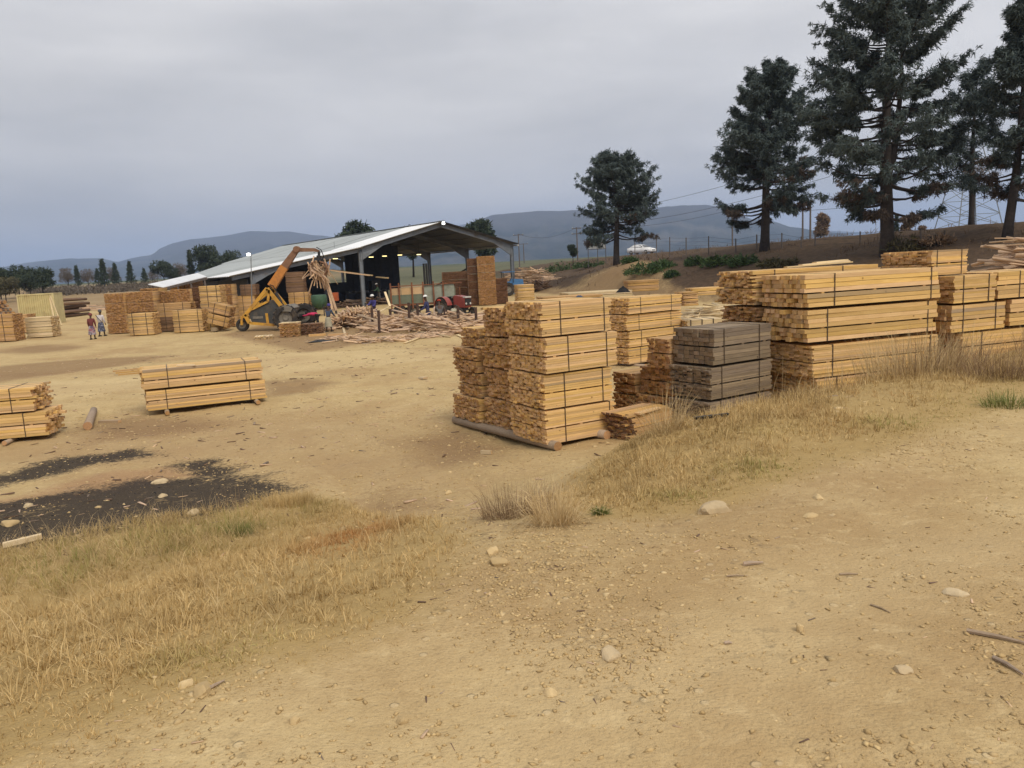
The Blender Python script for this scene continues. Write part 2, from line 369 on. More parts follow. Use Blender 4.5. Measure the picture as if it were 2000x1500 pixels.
def ground_material():
    m, N, L, b = newmat('ground_soil', .95, 0, .12)
    v = N.new('ShaderNodeNewGeometry').outputs['Position']
    big = noise_n(N, L, v, .22, 5, .6); mid = noise_n(N, L, v, 1.4, 6, .65, .4); fin = noise_n(N, L, v, 14, 5, .7)
    grit = noise_n(N, L, v, 70, 3, .7)
    c = mixc(N, L, ramp(N, L, mid, .3, .72), (.43, .312, .15), (.56, .425, .22))
    c = mixc(N, L, ramp(N, L, big, .46, .62, 0, .7), c, (.37, .245, .12))
    big2 = noise_n(N, L, v, .55, 4, .6, .5)
    c = mixc(N, L, ramp(N, L, big2, .52, .68, 0, .35), c, (.62, .48, .26))
    c = mixc(N, L, ramp(N, L, fin, .50, .76, 0, .58), c, (.33, .22, .105))
    c = mixc(N, L, ramp(N, L, fin, .44, .24, 0, .40), c, (.68, .52, .28))
    c = mixc(N, L, ramp(N, L, grit, .54, .74, 0, .55), c, (.25, .165, .08))
    sm = N.new('ShaderNodeMapping'); sm.inputs['Rotation'].default_value = (0, 0, -.6); sm.inputs['Scale'].default_value = (1, 1.6, 1); L.new(v, sm.inputs['Vector'])
    stk = noise_n(N, L, sm.outputs[0], 5.5, 7, .72, .8)
    c = mixc(N, L, ramp(N, L, stk, .54, .74, 0, .42), c, (.36, .23, .10))
    c = mixc(N, L, ramp(N, L, stk, .46, .30, 0, .40), c, (.70, .55, .31))
    cl = N.new('ShaderNodeTexVoronoi'); cl.inputs['Scale'].default_value = 34; L.new(sm.outputs[0], cl.inputs['Vector'])
    clod = ramp(N, L, cl.outputs['Distance'], .1, .6, 1, 0)
    # pebbles pressed into the surface
    pv = N.new('ShaderNodeTexVoronoi'); pv.inputs['Scale'].default_value = 13; pv.inputs['Randomness'].default_value = 1; L.new(v, pv.inputs['Vector'])
    sc_ = N.new('ShaderNodeSeparateColor'); L.new(pv.outputs['Color'], sc_.inputs[0])
    peb = mathn(N, L, 'MULTIPLY', ramp(N, L, pv.outputs['Distance'], .22, .30, 1, 0), ramp(N, L, sc_.outputs[0], .88, .92))
    c = mixc(N, L, mathn(N, L, 'MULTIPLY', peb, .35), c, (.66, .53, .33))
    # brown churned soil
    st = noise_n(N, L, v, 2.6, 6, .7)
    def soften(a, lo=.3, hi=.7, k=.55):
        n = mathn(N, L, 'ADD', a, mathn(N, L, 'MULTIPLY', mathn(N, L, 'SUBTRACT', mid, .5), k))
        n = mathn(N, L, 'ADD', n, mathn(N, L, 'MULTIPLY', mathn(N, L, 'SUBTRACT', fin, .5), k))
        return ramp(N, L, n, lo, hi)
    dm = soften(attr(N, 'damp'), .2, .9, .9); c = mixc(N, L, mathn(N, L, 'MULTIPLY', dm, .42), c, (.34, .225, .12))
    br = soften(attr(N, 'churned')); c = mixc(N, L, mathn(N, L, 'MULTIPLY', br, .72), c, (.235, .145, .075))
    th = soften(attr(N, 'thatch')); c = mixc(N, L, mathn(N, L, 'MULTIPLY', th, .8), c, mixc(N, L, fin, (.25, .165, .06), (.50, .355, .15)))
    rd = soften(attr(N, 'redsoil')); c = mixc(N, L, mathn(N, L, 'MULTIPLY', rd, .5), c, (.33, .18, .10))
    ah = soften(attr(N, 'ash'), .26, .80, 1.7); ah = mathn(N, L, 'MULTIPLY', ah, ramp(N, L, stk, .82, .60)); c = mixc(N, L, mathn(N, L, 'MULTIPLY', ah, .95), c, mixc(N, L, ramp(N, L, grit, .38, .75), (.019, .016, .015), (.095, .075, .058)))
    bn = soften(attr(N, 'burnt')); c = mixc(N, L, mathn(N, L, 'MULTIPLY', bn, .95), c, mixc(N, L, ramp(N, L, st, .3, .7), (.035, .024, .019), (.105, .068, .046)))  # burnt bank soil; the shed floor takes the same painted darkening
    ct = soften(attr(N, 'cut')); c = mixc(N, L, mathn(N, L, 'MULTIPLY', ct, .8), c, mixc(N, L, st, (.15, .095, .052), (.26, .17, .095)))
    wt = soften(attr(N, 'worn')); c = mixc(N, L, mathn(N, L, 'MULTIPLY', wt, .25), c, (.66, .525, .30))
    ru = soften(attr(N, 'rut'), .25, .8, .9); c = mixc(N, L, mathn(N, L, 'MULTIPLY', ru, .28), c, (.37, .25, .125))
    fg = soften(attr(N, 'field')); c = mixc(N, L, fg, c, mixc(N, L, ramp(N, L, noise_n(N, L, v, .03, 6, .7), .35, .7), (.24, .165, .085), (.36, .265, .15)))
    ff = attr(N, 'forest'); c = mixc(N, L, ff, c, mixc(N, L, ramp(N, L, noise_n(N, L, v, .02, 6, .7), .35, .7), (.055, .075, .05), (.11, .125, .075)))
    L.new(c, b.inputs['Base Color'])
    h = mathn(N, L, 'ADD', mathn(N, L, 'MULTIPLY', fin, .6), mathn(N, L, 'MULTIPLY', grit, .35))
    h = mathn(N, L, 'ADD', h, mathn(N, L, 'MULTIPLY', peb, .35))
    h = mathn(N, L, 'ADD', h, mathn(N, L, 'MULTIPLY', clod, .12)); h = mathn(N, L, 'ADD', h, mathn(N, L, 'MULTIPLY', stk, .3))
    bump(N, L, b, h, .75, .034)
ground_material()
def mountain_material():
    m, N, L, b = newmat('mountain_slope', 1, 0, .0)
    v = N.new('ShaderNodeNewGeometry').outputs['Position']
    c = mixc(N, L, ramp(N, L, noise_n(N, L, v, .0045, 8, .7, .6), .40, .62), (.018, .026, .024), (.105, .098, .085))
    c = mixc(N, L, ramp(N, L, noise_n(N, L, v, .0012, 5, .6), .42, .62, 0, .7), c, (.022, .03, .028))
    z = N.new('ShaderNodeSeparateXYZ'); L.new(v, z.inputs[0])
    n = mathn(N, L, 'ADD', z.outputs[2], mathn(N, L, 'MULTIPLY', noise_n(N, L, v, .003, 5), 160))
    c = mixc(N, L, ramp(N, L, n, 190, 300, 0, .8), c, (.085, .080, .078))
    L.new(c, b.inputs['Base Color'])
mountain_material()

# ------------------------------------------------------------------ mesh helpers
def link(name, me, mat, parent=None):
    o = bpy.data.objects.new(name, me); COL.objects.link(o)
    if me is not None and mat is not None and len(me.materials) == 0:
        for mm in (mat if isinstance(mat, (list, tuple)) else [mat]):
            me.materials.append(MATS[mm] if isinstance(mm, str) else mm)
    if parent is not None: o.parent = parent
    return o
def tag(o, label=None, cat=None, group=None, kind=None):
    if label: o['label'] = label
    if cat: o['category'] = cat
    if group: o['group'] = group
    if kind: o['kind'] = kind
    return o
def thing(name, label, cat, loc=(0, 0, 0), rz=0.0, group=None):
    o = bpy.data.objects.new(name, None); o.empty_display_size = .1; COL.objects.link(o)
    o.location = loc; o.rotation_euler = (0, 0, rz)
    return tag(o, label, cat, group)
def np_mesh(name, verts, faces, mat_idx=None, smooth=False):
    """faces: (n,k) array of one size"""
    me = bpy.data.meshes.new(name)
    verts = np.asarray(verts, np.float32).reshape(-1, 3); faces = np.asarray(faces, np.int32)
    k = faces.shape[1]; n = len(faces)
    me.vertices.add(len(verts)); me.vertices.foreach_set('co', verts.ravel())
    me.loops.add(n * k); me.loops.foreach_set('vertex_index', faces.ravel())
    me.polygons.add(n); me.polygons.foreach_set('loop_start', np.arange(0, n * k, k, dtype=np.int32))
    me.polygons.foreach_set('loop_total', np.full(n, k, np.int32))
    if smooth: me.polygons.foreach_set('use_smooth', np.ones(n, bool))
    if mat_idx is not None: me.polygons.foreach_set('material_index', np.asarray(mat_idx, np.int32))
    me.update(calc_edges=True); me.validate()
    return me
_BV = np.array([[-1, -1, -1], [1, -1, -1], [1, 1, -1], [-1, 1, -1], [-1, -1, 1], [1, -1, 1], [1, 1, 1], [-1, 1, 1]], float) * .5
_BF = np.array([[0, 3, 2, 1], [4, 5, 6, 7], [0, 1, 5, 4], [2, 3, 7, 6], [1, 2, 6, 5], [3, 0, 4, 7]])
_BM = np.array([0, 0, 0, 0, 1, 1])           # the two x ends take material 1
class MB:
    def __init__(s): s.v = []; s.f = []; s.m = []; s.sm = False
    def add(s, v, f, m=None):
        o = len(s.v); s.v += [tuple(p) for p in v]; s.f += [tuple(i + o for i in q) for q in f]
        s.m += (m if m is not None else [0] * len(f)); return s
    def box(s, c, d, rot=None, ends=False, taper=1.0):
        v = _BV * np.array(d)
        if taper != 1.0: v[4:, :2] *= taper
        if rot is not None: v = v @ np.array(rot).T
        return s.add(v + np.array(c), _BF.tolist(), _BM.tolist() if ends else None)
    def beam(s, a, b, w, h, upv=(0, 0, 1), ends=False, w2=None, h2=None):
        a = Vector(a); b = Vector(b); d = (b - a); l = d.length
        x = d / max(l, 1e-9); u = Vector(upv)
        y = u.cross(x)
        if y.length < 1e-4: y = Vector((0, 1, 0)).cross(x)
        y.normalize(); z = x.cross(y)
        w2 = w if w2 is None else w2; h2 = h if h2 is None else h2
        v = [a - y * w / 2 - z * h / 2, b - y * w2 / 2 - z * h2 / 2, b + y * w2 / 2 - z * h2 / 2, a + y * w / 2 - z * h / 2,
             a - y * w / 2 + z * h / 2, b - y * w2 / 2 + z * h2 / 2, b + y * w2 / 2 + z * h2 / 2, a + y * w / 2 + z * h / 2]
        return s.add(v, _BF.tolist(), _BM.tolist() if ends else None)
    def tube(s, pts, rad, n=8, cap=True):
        pts = [Vector(p) for p in pts]; rad = rad if isinstance(rad, (list, tuple)) else [rad] * len(pts)
        V = []; ref = Vector((.3, .2, 1)).normalized()
        for i, p in enumerate(pts):
            t = (pts[min(i + 1, len(pts) - 1)] - pts[max(i - 1, 0)]).normalized()
            rr = ref if abs(t.dot(ref)) < .95 else Vector((1, 0, 0))
            a = t.cross(rr).normalized(); b = t.cross(a)
            for k in range(n):
                q = 2 * math.pi * k / n; V.append(p + (a * math.cos(q) + b * math.sin(q)) * rad[i])
        Fc = [(i * n + k, i * n + (k + 1) % n, (i + 1) * n + (k + 1) % n, (i + 1) * n + k) for i in range(len(pts) - 1) for k in range(n)]
        m = [0] * len(Fc)
        if cap:
            Fc += [tuple(range(n))[::-1], tuple((len(pts) - 1) * n + k for k in range(n))]; m += [1, 1]
        return s.add(V, Fc, m)
    def prism(s, poly, y0, y1):
        """poly in (x, z), extruded along y"""
        n = len(poly); V = [(x, y0, z) for x, z in poly] + [(x, y1, z) for x, z in poly]
        Fc = [tuple(range(n)), tuple(range(2 * n - 1, n - 1, -1))] + [(i, i + n, (i + 1) % n + n, (i + 1) % n) for i in range(n)]
        return s.add(V, Fc)
    def lathe(s, c, prof, axis='z', n=20):
        V = []
        for r, h in prof:
            for k in range(n):
                q = 2 * math.pi * k / n; a, b = r * math.cos(q), r * math.sin(q)
                V.append(Vector(c) + Vector({'z': (a, b, h), 'y': (a, h, b), 'x': (h, a, b)}[axis]))
        Fc = [(i * n + k, i * n + (k + 1) % n, (i + 1) * n + (k + 1) % n, (i + 1) * n + k) for i in range(len(prof) - 1) for k in range(n)]
        return s.add(V, Fc)
    def mesh(s, name):
        me = bpy.data.meshes.new(name); me.from_pydata(s.v, [], s.f)
        if any(s.m): me.polygons.foreach_set('material_index', s.m)
        if s.sm: me.polygons.foreach_set('use_smooth', [len(f) == 4 for f in s.f])
        me.update(); return me
    def build(s, name, mat, parent=None, smooth=False):
        s.sm = smooth
        if any(s.m) and not isinstance(mat, (list, tuple)): mat = [mat, mat]
        return link(name, s.mesh(name), mat, parent)
def rotm(yaw=0, pitch=0, roll=0):
    return np.array(Matrix.Rotation(yaw, 3, 'Z') @ Matrix.Rotation(pitch, 3, 'Y') @ Matrix.Rotation(roll, 3, 'X'))

# ------------------------------------------------------------------ ground
def wpoly(pts): return np.array([tuple(G(px, py))[:2] for px, py in pts])
def poly_sd(x, y, P):
    """signed distance to a closed polygon, positive inside"""
    x = np.asarray(x, float); y = np.asarray(y, float)
    best = np.full(x.shape, 1e9); ins = np.zeros(x.shape, bool)
    for i in range(len(P)):
        ax, ay = P[i]; bx, by = P[(i + 1) % len(P)]
        dx, dy = bx - ax, by - ay; l2 = dx * dx + dy * dy + 1e-12
        t = np.clip(((x - ax) * dx + (y - ay) * dy) / l2, 0, 1)
        best = np.minimum(best, np.hypot(x - ax - t * dx, y - ay - t * dy))
        c = (ay > y) != (by > y)
        ins ^= c & (x < (bx - ax) * (y - ay) / (by - ay + 1e-12) + ax)
    return np.where(ins, best, -best)
VERGE = wpoly([(-700, 1800), (-60, 1560), (120, 1465), (300, 1395), (480, 1325), (640, 1270), (790, 1215), (880, 1120), (900, 1050), (830, 1010), (700, 985), (560, 962), (400, 992), (250, 1018), (100, 1052), (0, 1068), (-700, 1190)])
BANK = np.array([(.0, 5.7), (.45, 5.3), (1.2, 5.2), (2.0, 5.75), (3.0, 6.3), (4.2, 7.2), (6.2, 8.9), (12, 13.4), (16, 18.5), (11.5, 14.8), (8.2, 12.8), (5.2, 11.4), (3.6, 10.9), (2.4, 10.7), (1.5, 9.6), (.6, 8.2), (.1, 6.9)])
ASH = [wpoly([(-400, 1140), (0, 1082), (200, 1042), (400, 1008), (580, 955), (520, 925), (400, 924), (250, 940), (120, 962), (0, 985), (-400, 1050)]),
       wpoly([(-200, 945), (0, 925), (120, 892), (260, 880), (330, 888), (180, 910), (0, 950)]),
       wpoly([(340, 905), (410, 895), (470, 912), (420, 930), (360, 925)])]
REDS = [wpoly([(-100, 1000), (60, 965), (200, 925), (330, 912), (420, 922), (300, 945), (120, 985), (-50, 1012)])]
CHURN = [wpoly(p) for p in (
    [(430, 655), (520, 632), (900, 632), (900, 655), (720, 668), (600, 690), (500, 668)],
    [(-200, 745), (0, 715), (200, 700), (350, 692), (250, 712), (80, 735), (-100, 760)],
    [(505, 745), (600, 738), (660, 748), (600, 768), (520, 775)],
    [(150, 835), (250, 812), (360, 815), (450, 830), (320, 850), (200, 862)],
    [(780, 860), (900, 838), (1000, 870), (940, 905), (840, 905)],
    [(0, 690), (60, 672), (180, 676), (100, 692)], [(640, 1000), (760, 960), (840, 985), (760, 1010)])]
DAMP = [wpoly([(100, 900), (350, 850), (620, 790), (850, 820), (1000, 900), (940, 1000), (820, 1040), (640, 960), (420, 910), (200, 930)]), wpoly([(-200, 880), (0, 850), (300, 830), (520, 800), (480, 850), (250, 900), (-100, 930)])]
WORN = [wpoly(p) for p in ([(-200, 780), (0, 750), (280, 735), (520, 690), (880, 680), (880, 700), (560, 730), (300, 760), (0, 785), (-200, 810)],
    [(900, 1500), (1300, 1400), (1700, 1240), (2050, 1090), (2050, 960), (1600, 1090), (1250, 1250), (800, 1400), (300, 1500)])]
def soft(x, y, polys, w):
    m = np.zeros(np.shape(x))
    for P in polys: m = np.maximum(m, np.clip(.5 + poly_sd(x, y, P) / w, 0, 1))
    return m
def axis(lo, hi, step, far, n):
    a = np.arange(lo, hi, step)
    g = np.geomspace(step, 1, n)
    out_hi = hi + (far - hi) * (np.geomspace(1, 1e4, n) - 1) / (1e4 - 1)
    return a, out_hi
def ground():
    xf = np.arange(-9, 9, .085); e = np.geomspace(.09, 9000 - 9, 88)
    xs = np.concatenate([-9 - e[::-1], xf, 9 + e])
    ym = np.concatenate([np.arange(-6, 1.6, .4), np.arange(1.6, 14, .075), np.arange(14, 30, .16), np.arange(30, 120, .7)])
    ys = np.concatenate([-6 - np.geomspace(1, 3000, 14)[::-1], ym, 120 + np.geomspace(.8, 8800, 90)])
    X, Y = np.meshgrid(xs, ys); nx, ny = len(xs), len(ys)
    x = X.ravel(); y = Y.ravel(); z = terrain(x, y)
    i = np.arange(ny - 1)[:, None] * nx + np.arange(nx - 1)[None, :]
    fa = np.stack([i, i + 1, i + nx + 1, i + nx], -1).reshape(-1, 4)
    me = np_mesh('ground', np.stack([x, y, z], 1), fa, smooth=True)
    def at_(n, v):
        a = me.attributes.new(n, 'FLOAT', 'POINT'); a.data.foreach_set('value', np.asarray(v, np.float32))
    nearm = (np.hypot(x, y) < 90)
    def near(polys, w):
        v = np.zeros(len(x)); v[nearm] = soft(x[nearm], y[nearm], polys, w); return v
    at_('thatch', near([VERGE, BANK], .8)); at_('ash', near(ASH, .7) * 1.0); at_('redsoil', near(REDS, 1.0)); at_('churned', near(CHURN, 2.0))
    db = pl_signed(x, y, E_BASE); dt = pl_signed(x, y, E_TOP)
    mound = np.exp(-((x - 8.8) / 3.0) ** 2 - ((y - 62) / 6) ** 2)
    east = 1 - np.clip(mound * 1.7, 0, 1)
    burnt = sst(-.3, 1.8, db) * east * np.clip(.78 + .3 * sst(8, 18, x), 0, 1)
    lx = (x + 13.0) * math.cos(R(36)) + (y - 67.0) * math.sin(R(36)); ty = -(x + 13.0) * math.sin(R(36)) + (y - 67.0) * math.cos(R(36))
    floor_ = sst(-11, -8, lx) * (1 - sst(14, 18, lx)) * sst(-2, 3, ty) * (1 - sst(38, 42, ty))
    rut_ = np.zeros(len(x))
    for P_ in RUTS:
        sd_ = pl_signed(x[nearm], y[nearm], P_); rut_[nearm] = np.maximum(rut_[nearm], np.maximum(np.exp(-((sd_ - .78) / .2) ** 2), np.exp(-((sd_ + .78) / .2) ** 2)))
    at_('damp', near(DAMP, 3.0)); at_('rut', rut_ * .75); at_('worn', near(WORN, 1.6))
    at_('burnt', np.maximum(burnt * (y < 500), floor_))  # shed floor shares this mask: wood waste plus interior shade painted into the soil
    at_('cut', sst(-1, .8, db) * (1 - np.clip(burnt, 0, 1)) * (y < 140))
    far = sst(95, 120, y + .25 * np.abs(x))
    at_('field', far * (1 - sst(0, 3, db) * (y < 150)))
    at_('forest', np.maximum(sst(170, 330, y + .2 * x), .85 * sst(104, 130, y) * sst(-60, -25, x + 0 * y) * (1 - sst(0, 4, db) * (y < 150))))
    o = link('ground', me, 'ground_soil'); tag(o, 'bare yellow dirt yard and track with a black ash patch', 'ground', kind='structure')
ground()

# ------------------------------------------------------------------ mountains far behind
def mountains(name, label, prof, Y, depth, seed):
    """prof: skyline in the photograph; each skyline point stands at distance Y"""
    px = np.array([p[0] for p in prof], float); py = np.array([p[1] for p in prof], float)
    n = 220; u = np.linspace(px[0], px[-1], n); v = np.interp(u, px, py)
    rows = 26; V = np.zeros((rows, n, 3))
    for j in range(n):
        d = ray(u[j], v[j]); top = CAMP + d * Y
        rag = fbm(np.array([u[j] * .03]), np.array([seed * 3.1]), seed, 5)[0] * 14
        for i in range(rows):
            t = i / (rows - 1)
            # i = 0 is the back, the crest is a quarter in, the foot is towards the viewer
            if t < .2: h = .55 + .45 * (t / .2); yy = Y + depth * .5 * (1 - t / .2)
            else:
                q = (t - .2) / .8; h = (1 - q) ** 1.35; yy = Y - depth * q
            zz = 12 + (top[2] + rag - 12) * h
            gul = fbm(np.array([u[j] * .022]), np.array([t * 3.0 + seed]), seed + 5, 5)[0]
            zz += gul * 90 * math.sin(math.pi * min(1, max(0, t * 1.1 - .1))) * (1 - math.exp(-((t - .2) / .12) ** 2)) * (top[2] / 300)
            V[i, j] = (d[0] * yy, yy, max(zz, -5 if i in (0, rows - 1) else 2))
    k = np.arange(rows - 1)[:, None] * n + np.arange(n - 1)[None, :]
    fa = np.stack([k, k + 1, k + n + 1, k + n], -1).reshape(-1, 4)
    o = link(name, np_mesh(name, V.reshape(-1, 3), fa, smooth=True), 'mountain_slope')
    tag(o, label, 'mountain', kind='structure')
mountains('mountain', 'blue flat-topped mountain ridge behind the left of the shed',
    [(-900, 530), (-500, 500), (-200, 535), (0, 522), (60, 512), (130, 504), (195, 504), (228, 511), (245, 507), (298, 497), (312, 485), (340, 474), (380, 467), (450, 459), (490, 452), (560, 453), (650, 463), (740, 470), (850, 450), (950, 428), (1050, 420)], 4600, 1900, 1)
mountains('mountain', 'blue mountain with its cloudy flat top behind the lone pine on the right',
    [(700, 520), (800, 488), (880, 452), (960, 420), (1050, 412), (1120, 410), (1200, 412), (1280, 406), (1330, 401), (1380, 399), (1420, 405), (1445, 420), (1470, 428), (1500, 430), (1540, 444), (1600, 452), (1700, 462), (1800, 470)], 3600, 1500, 4)
mountains('hill', 'low far blue hills at the right between the pine trunks',
    [(1300, 470), (1500, 455), (1560, 448), (1640, 452), (1700, 455), (1800, 462), (1900, 450), (2200, 440), (2600, 430)], 6500, 1600, 9)

# ------------------------------------------------------------------ haze in the air
def haze():
    m = bpy.data.materials.new('haze_air'); m.use_nodes = True; MATS['haze_air'] = m
    nt = m.node_tree; nt.nodes.clear()
    o = nt.nodes.new('ShaderNodeOutputMaterial'); v = nt.nodes.new('ShaderNodeVolumePrincipled')
    v.inputs['Color'].default_value = (.50, .66, 1.0, 1); v.inputs['Density'].default_value = HAZE; v.inputs['Anisotropy'].default_value = 0.0
    nt.links.new(v.outputs[0], o.inputs['Volume'])
    b = MB(); b.box((0, 3000, 232), (18400, 12600, 476))
    tag(b.build('haze', 'haze_air'), 'thin blue haze in the air over the valley', 'haze', kind='stuff')
HAZE = 1.55e-4
haze()

# ------------------------------------------------------------------ timber bundles
LVL = {}
_board_mesh = {}
def board_mesh(Lx, bw, bh, mats):
    key = (round(Lx, 3), round(bw, 3), round(bh, 3), mats)
    if key not in _board_mesh:
        me = MB().box((0, 0, 0), (Lx, bw, bh), ends=True).mesh('board')
        for mm in mats: me.materials.append(MATS[mm])
        _board_mesh[key] = me
    return _board_mesh[key]
def strap_mesh(W, H, t=.004, w=.024, bow=0.0):
    b = MB()
    b.box((0, W / 2, -t), (w, W + 2 * t, t)); b.box((0, W / 2, H + t * .6), (w, W + 2 * t, t))
    b.box((0, -t, H / 2), (w, t, H + t)); b.box((0, W + t, H / 2), (w, t, H + t))
    return b
FRESH = ('fresh_board', 'fresh_end'); BROWN = ('brown_board', 'brown_end'); DARK = ('dark_board', 'dark_end'); MID = ('fresh_board', 'brown_end'); GREY = ('grey_board', 'grey_end'); PALE = ('pale_board', 'pale_end')
def bundle(label, corner, yaw, Lx, W, H, bw=.1, bh=.036, mats=FRESH, parts=True, straps=(.22, .78), split=True, jag=.02, tilt=0.0, roll=0.0,
           group='timber bundles in the yard', stick=True, sw=.018):
    """corner: the bottom corner where the long side (+x) and the left end face (+y runs back) meet"""
    t = thing('timber_bundle', label, 'timber bundle', corner, yaw, group)
    t.rotation_euler = (roll, tilt, yaw)
    nW = max(1, int(round(W / bw))); bw = W / nW
    gap = .022 if split else 0
    nH = max(1, int(round((H - gap) / bh))); bh = (H - gap) / nH; half = nH // 2
    P = []
    rs = np.random.default_rng(abs(hash(label)) % 100000 if False else sum(map(ord, label)))
    for k in range(nH):
        z = bh * (k + .5) + (gap if (split and k >= half) else 0)
        lay = rs.normal(0, .006)
        drop = 0
        for j in range(nW):
            P.append((Lx / 2 + rs.normal(0, jag) + lay, bw * (j + .5) + rs.normal(0, .0015), z + rs.normal(0, .0008), rs.normal(0, .004)))
    if parts:
        var = [board_mesh(Lx - .015 * q, bw * (.955 - .02 * q), bh * (.965 - .025 * q), mats) for q in range(3)]
        for (x, y, z, a) in P:
            o = bpy.data.objects.new('board', var[int(rs.integers(3))]); COL.objects.link(o); o.parent = t
            o.location = (x, y, z); o.rotation_euler = (0, 0, a)
    else:
        n = len(P); c = np.array([p[:3] for p in P]); sz = np.stack([Lx - rs.random(n) * .03, bw * (.955 - rs.random(n) * .05), bh * (.965 - rs.random(n) * .06)], 1)
        v = (_BV[None] * sz[:, None, :] + c[:, None, :]).reshape(-1, 3)
        f = (_BF[None] + (np.arange(n) * 8)[:, None, None]).reshape(-1, 4)
        o = link('boards', np_mesh('boards', v, f, np.tile(_BM, n)), mats, t); o['kind'] = 'stuff'
    if split and stick:     # thin battens laid between the two halves
        for q in (.12, .5, .88): MB().box((Lx * q, W / 2, bh * half + gap / 2), (.06, W * .98, gap * .92)).build('batten', mats[1], t)
    for q in straps:
        so = strap_mesh(W, H + .003, w=sw).build('strap', 'strap', t); so.location = (Lx * q, 0, 0); so.rotation_euler = (0, 0, rs.normal(0, .012))
    return t
def bearer(label, a, b, r, mat='log_bark', group='bearer logs under the stacks'):
    a = Vector(a); b = Vector(b); d = (b - a)
    m = MB(); pts = [a + d * q + Vector((0, 0, random.uniform(-.01, .01))) for q in (0, .25, .5, .75, 1)]
    m.tube(pts, [r * (1 + random.uniform(-.06, .06)) for _ in pts], 12)
    o = m.build('bearer_log', [mat, 'brown_end'], None, True)
    return tag(o, label, 'log', group)
def loc2(N0, yaw, x, y, z=0.0):
    c, s = math.cos(yaw), math.sin(yaw)
    return Vector((N0[0] + c * x - s * y, N0[1] + s * x + c * y, z))
WORD = ['bottom', 'second from bottom', 'third from bottom', 'top']

# --- the tall stack in the centre
Y1 = R(30); N1 = (.54, 12.50); Z1 = .17
hs = [.60, .60, .61, .59]
off = [(0, .02), (-.02, .03), (.03, -.02), (.0, .04)]
Ls = [1.44, 1.40, 1.50, 1.43]
z = Z1
for k in range(4):
    bundle('fresh yellow timber bundle, %s in the front column of the central stack' % WORD[k], loc2(N1, Y1, off[k][0], off[k][1], z), Y1 + R([0, -1, 1.0, 0][k]), Ls[k], 1.15, hs[k] - .035,
           .098, .036, FRESH, True, ((.27, .92), (.30, .86), (.30, .84), (.27, .90))[k], group='bundles of the central stack')
    bundle('fresh timber bundle, %s in the middle column of the central stack' % WORD[k], loc2(N1, Y1, off[k][1] + .13, 1.25 + off[k][0], z - .02 - .025 * k), Y1 + R([1, 0, -1, .5][k]), Ls[k] + .05, 1.11, hs[k] - .065,
           .098, .036, MID, True, (), jag=.03, group='bundles of the central stack')
    z += hs[k]
z = .15
for k, (h, w, mt, dx, nm) in enumerate([(.50, 1.16, MID, .0, 'wide'), (.50, .92, MID, .05, 'narrower'), (.48, .98, BROWN, -.02, 'duller'), (.40, .70, MID, .06, 'topmost narrow')]):
    bundle('%s timber bundle in the rear left column of the central stack, %s' % (nm, WORD[k]), loc2(N1, Y1, dx + .06, 2.50, z), Y1, 1.4, w, h - .03, .098, .036, mt, True, (), jag=.02, group='bundles of the central stack')
    z += h
for q, (x, nm) in enumerate(((.10, 'left'), (1.12, 'right'))):
    a = loc2(N1, Y1, x, -.16, .075 + tz(N1[0], N1[1])); b = loc2(N1, Y1, x, 3.7, .07 + tz(-1, 15))
    a.z = tz(a.x, a.y) + .075; b.z = tz(b.x, b.y) + .075
    bearer('debarked log under the %s end of the central timber stack' % nm, a, b, .082)

# --- stack behind it to the right
Y2 = R(35); N2 = G(1228, 717); z = N2.z + .08
for k in range(4):
    bundle('yellow timber bundle, %s in the stack behind the central stack' % WORD[k], loc2(N2, Y2, [0, .05, 0, .03][k], [0, .02, .05, -.03][k], z), Y2, [2.35, 2.45, 2.4, 2.3][k], 1.15, .47, .1, .038, FRESH, True, (.22, .80), group='bundles of the stack behind')
    z += .505
bearer('dark log lying under the stack behind the central stack', loc2(N2, Y2, .3, -.4, N2.z + .02), loc2(N2, Y2, .3, 1.3, N2.z + .03), .06)

# --- grey weathered stack
Y3 = R(33); N3 = (3.34, 12.55); z = .26
for k, (h, L_, dx, bh) in enumerate([(.52, 1.6, -.12, .034), (.56, 1.55, -.08, .034), (.62, 1.42, 0, .075)]):
    bundle('weathered grey timber bundle, %s in the stack with grass at its foot' % ['bottom', 'middle', 'top'][k], loc2(N3, Y3, dx, 0, z), Y3 + R([1, 0, -1][k]), L_, .93, h - .035, .11 if k == 2 else .1, bh, GREY, True, (.17, .78), group='grey weathered bundles')
    z += h + .012
z = .16
for k, (h, w, dx) in enumerate([(.55, .95, .0), (.52, .9, .1), (.55, .55, -.05)]):
    bundle('brown timber bundle, %s behind the grey weathered stack' % ['bottom', 'middle', 'top'][k], loc2(N3, Y3, dx, .98, z), Y3, 1.5, w, h - .03, .1, .04, BROWN, True, (), group='brown bundles behind the grey stack')
    z += h
z = .14
for k, h in enumerate((.52, .42)):
    bundle('short brown timber bundle, %s at the rear left of the grey stack' % ['lower', 'upper'][k], loc2(N3, Y3, .0, 1.98 - .05 * k, z), Y3, 1.4, .62, h - .03, .1, .04, BROWN, True, (), group='brown bundles behind the grey stack')
    z += h
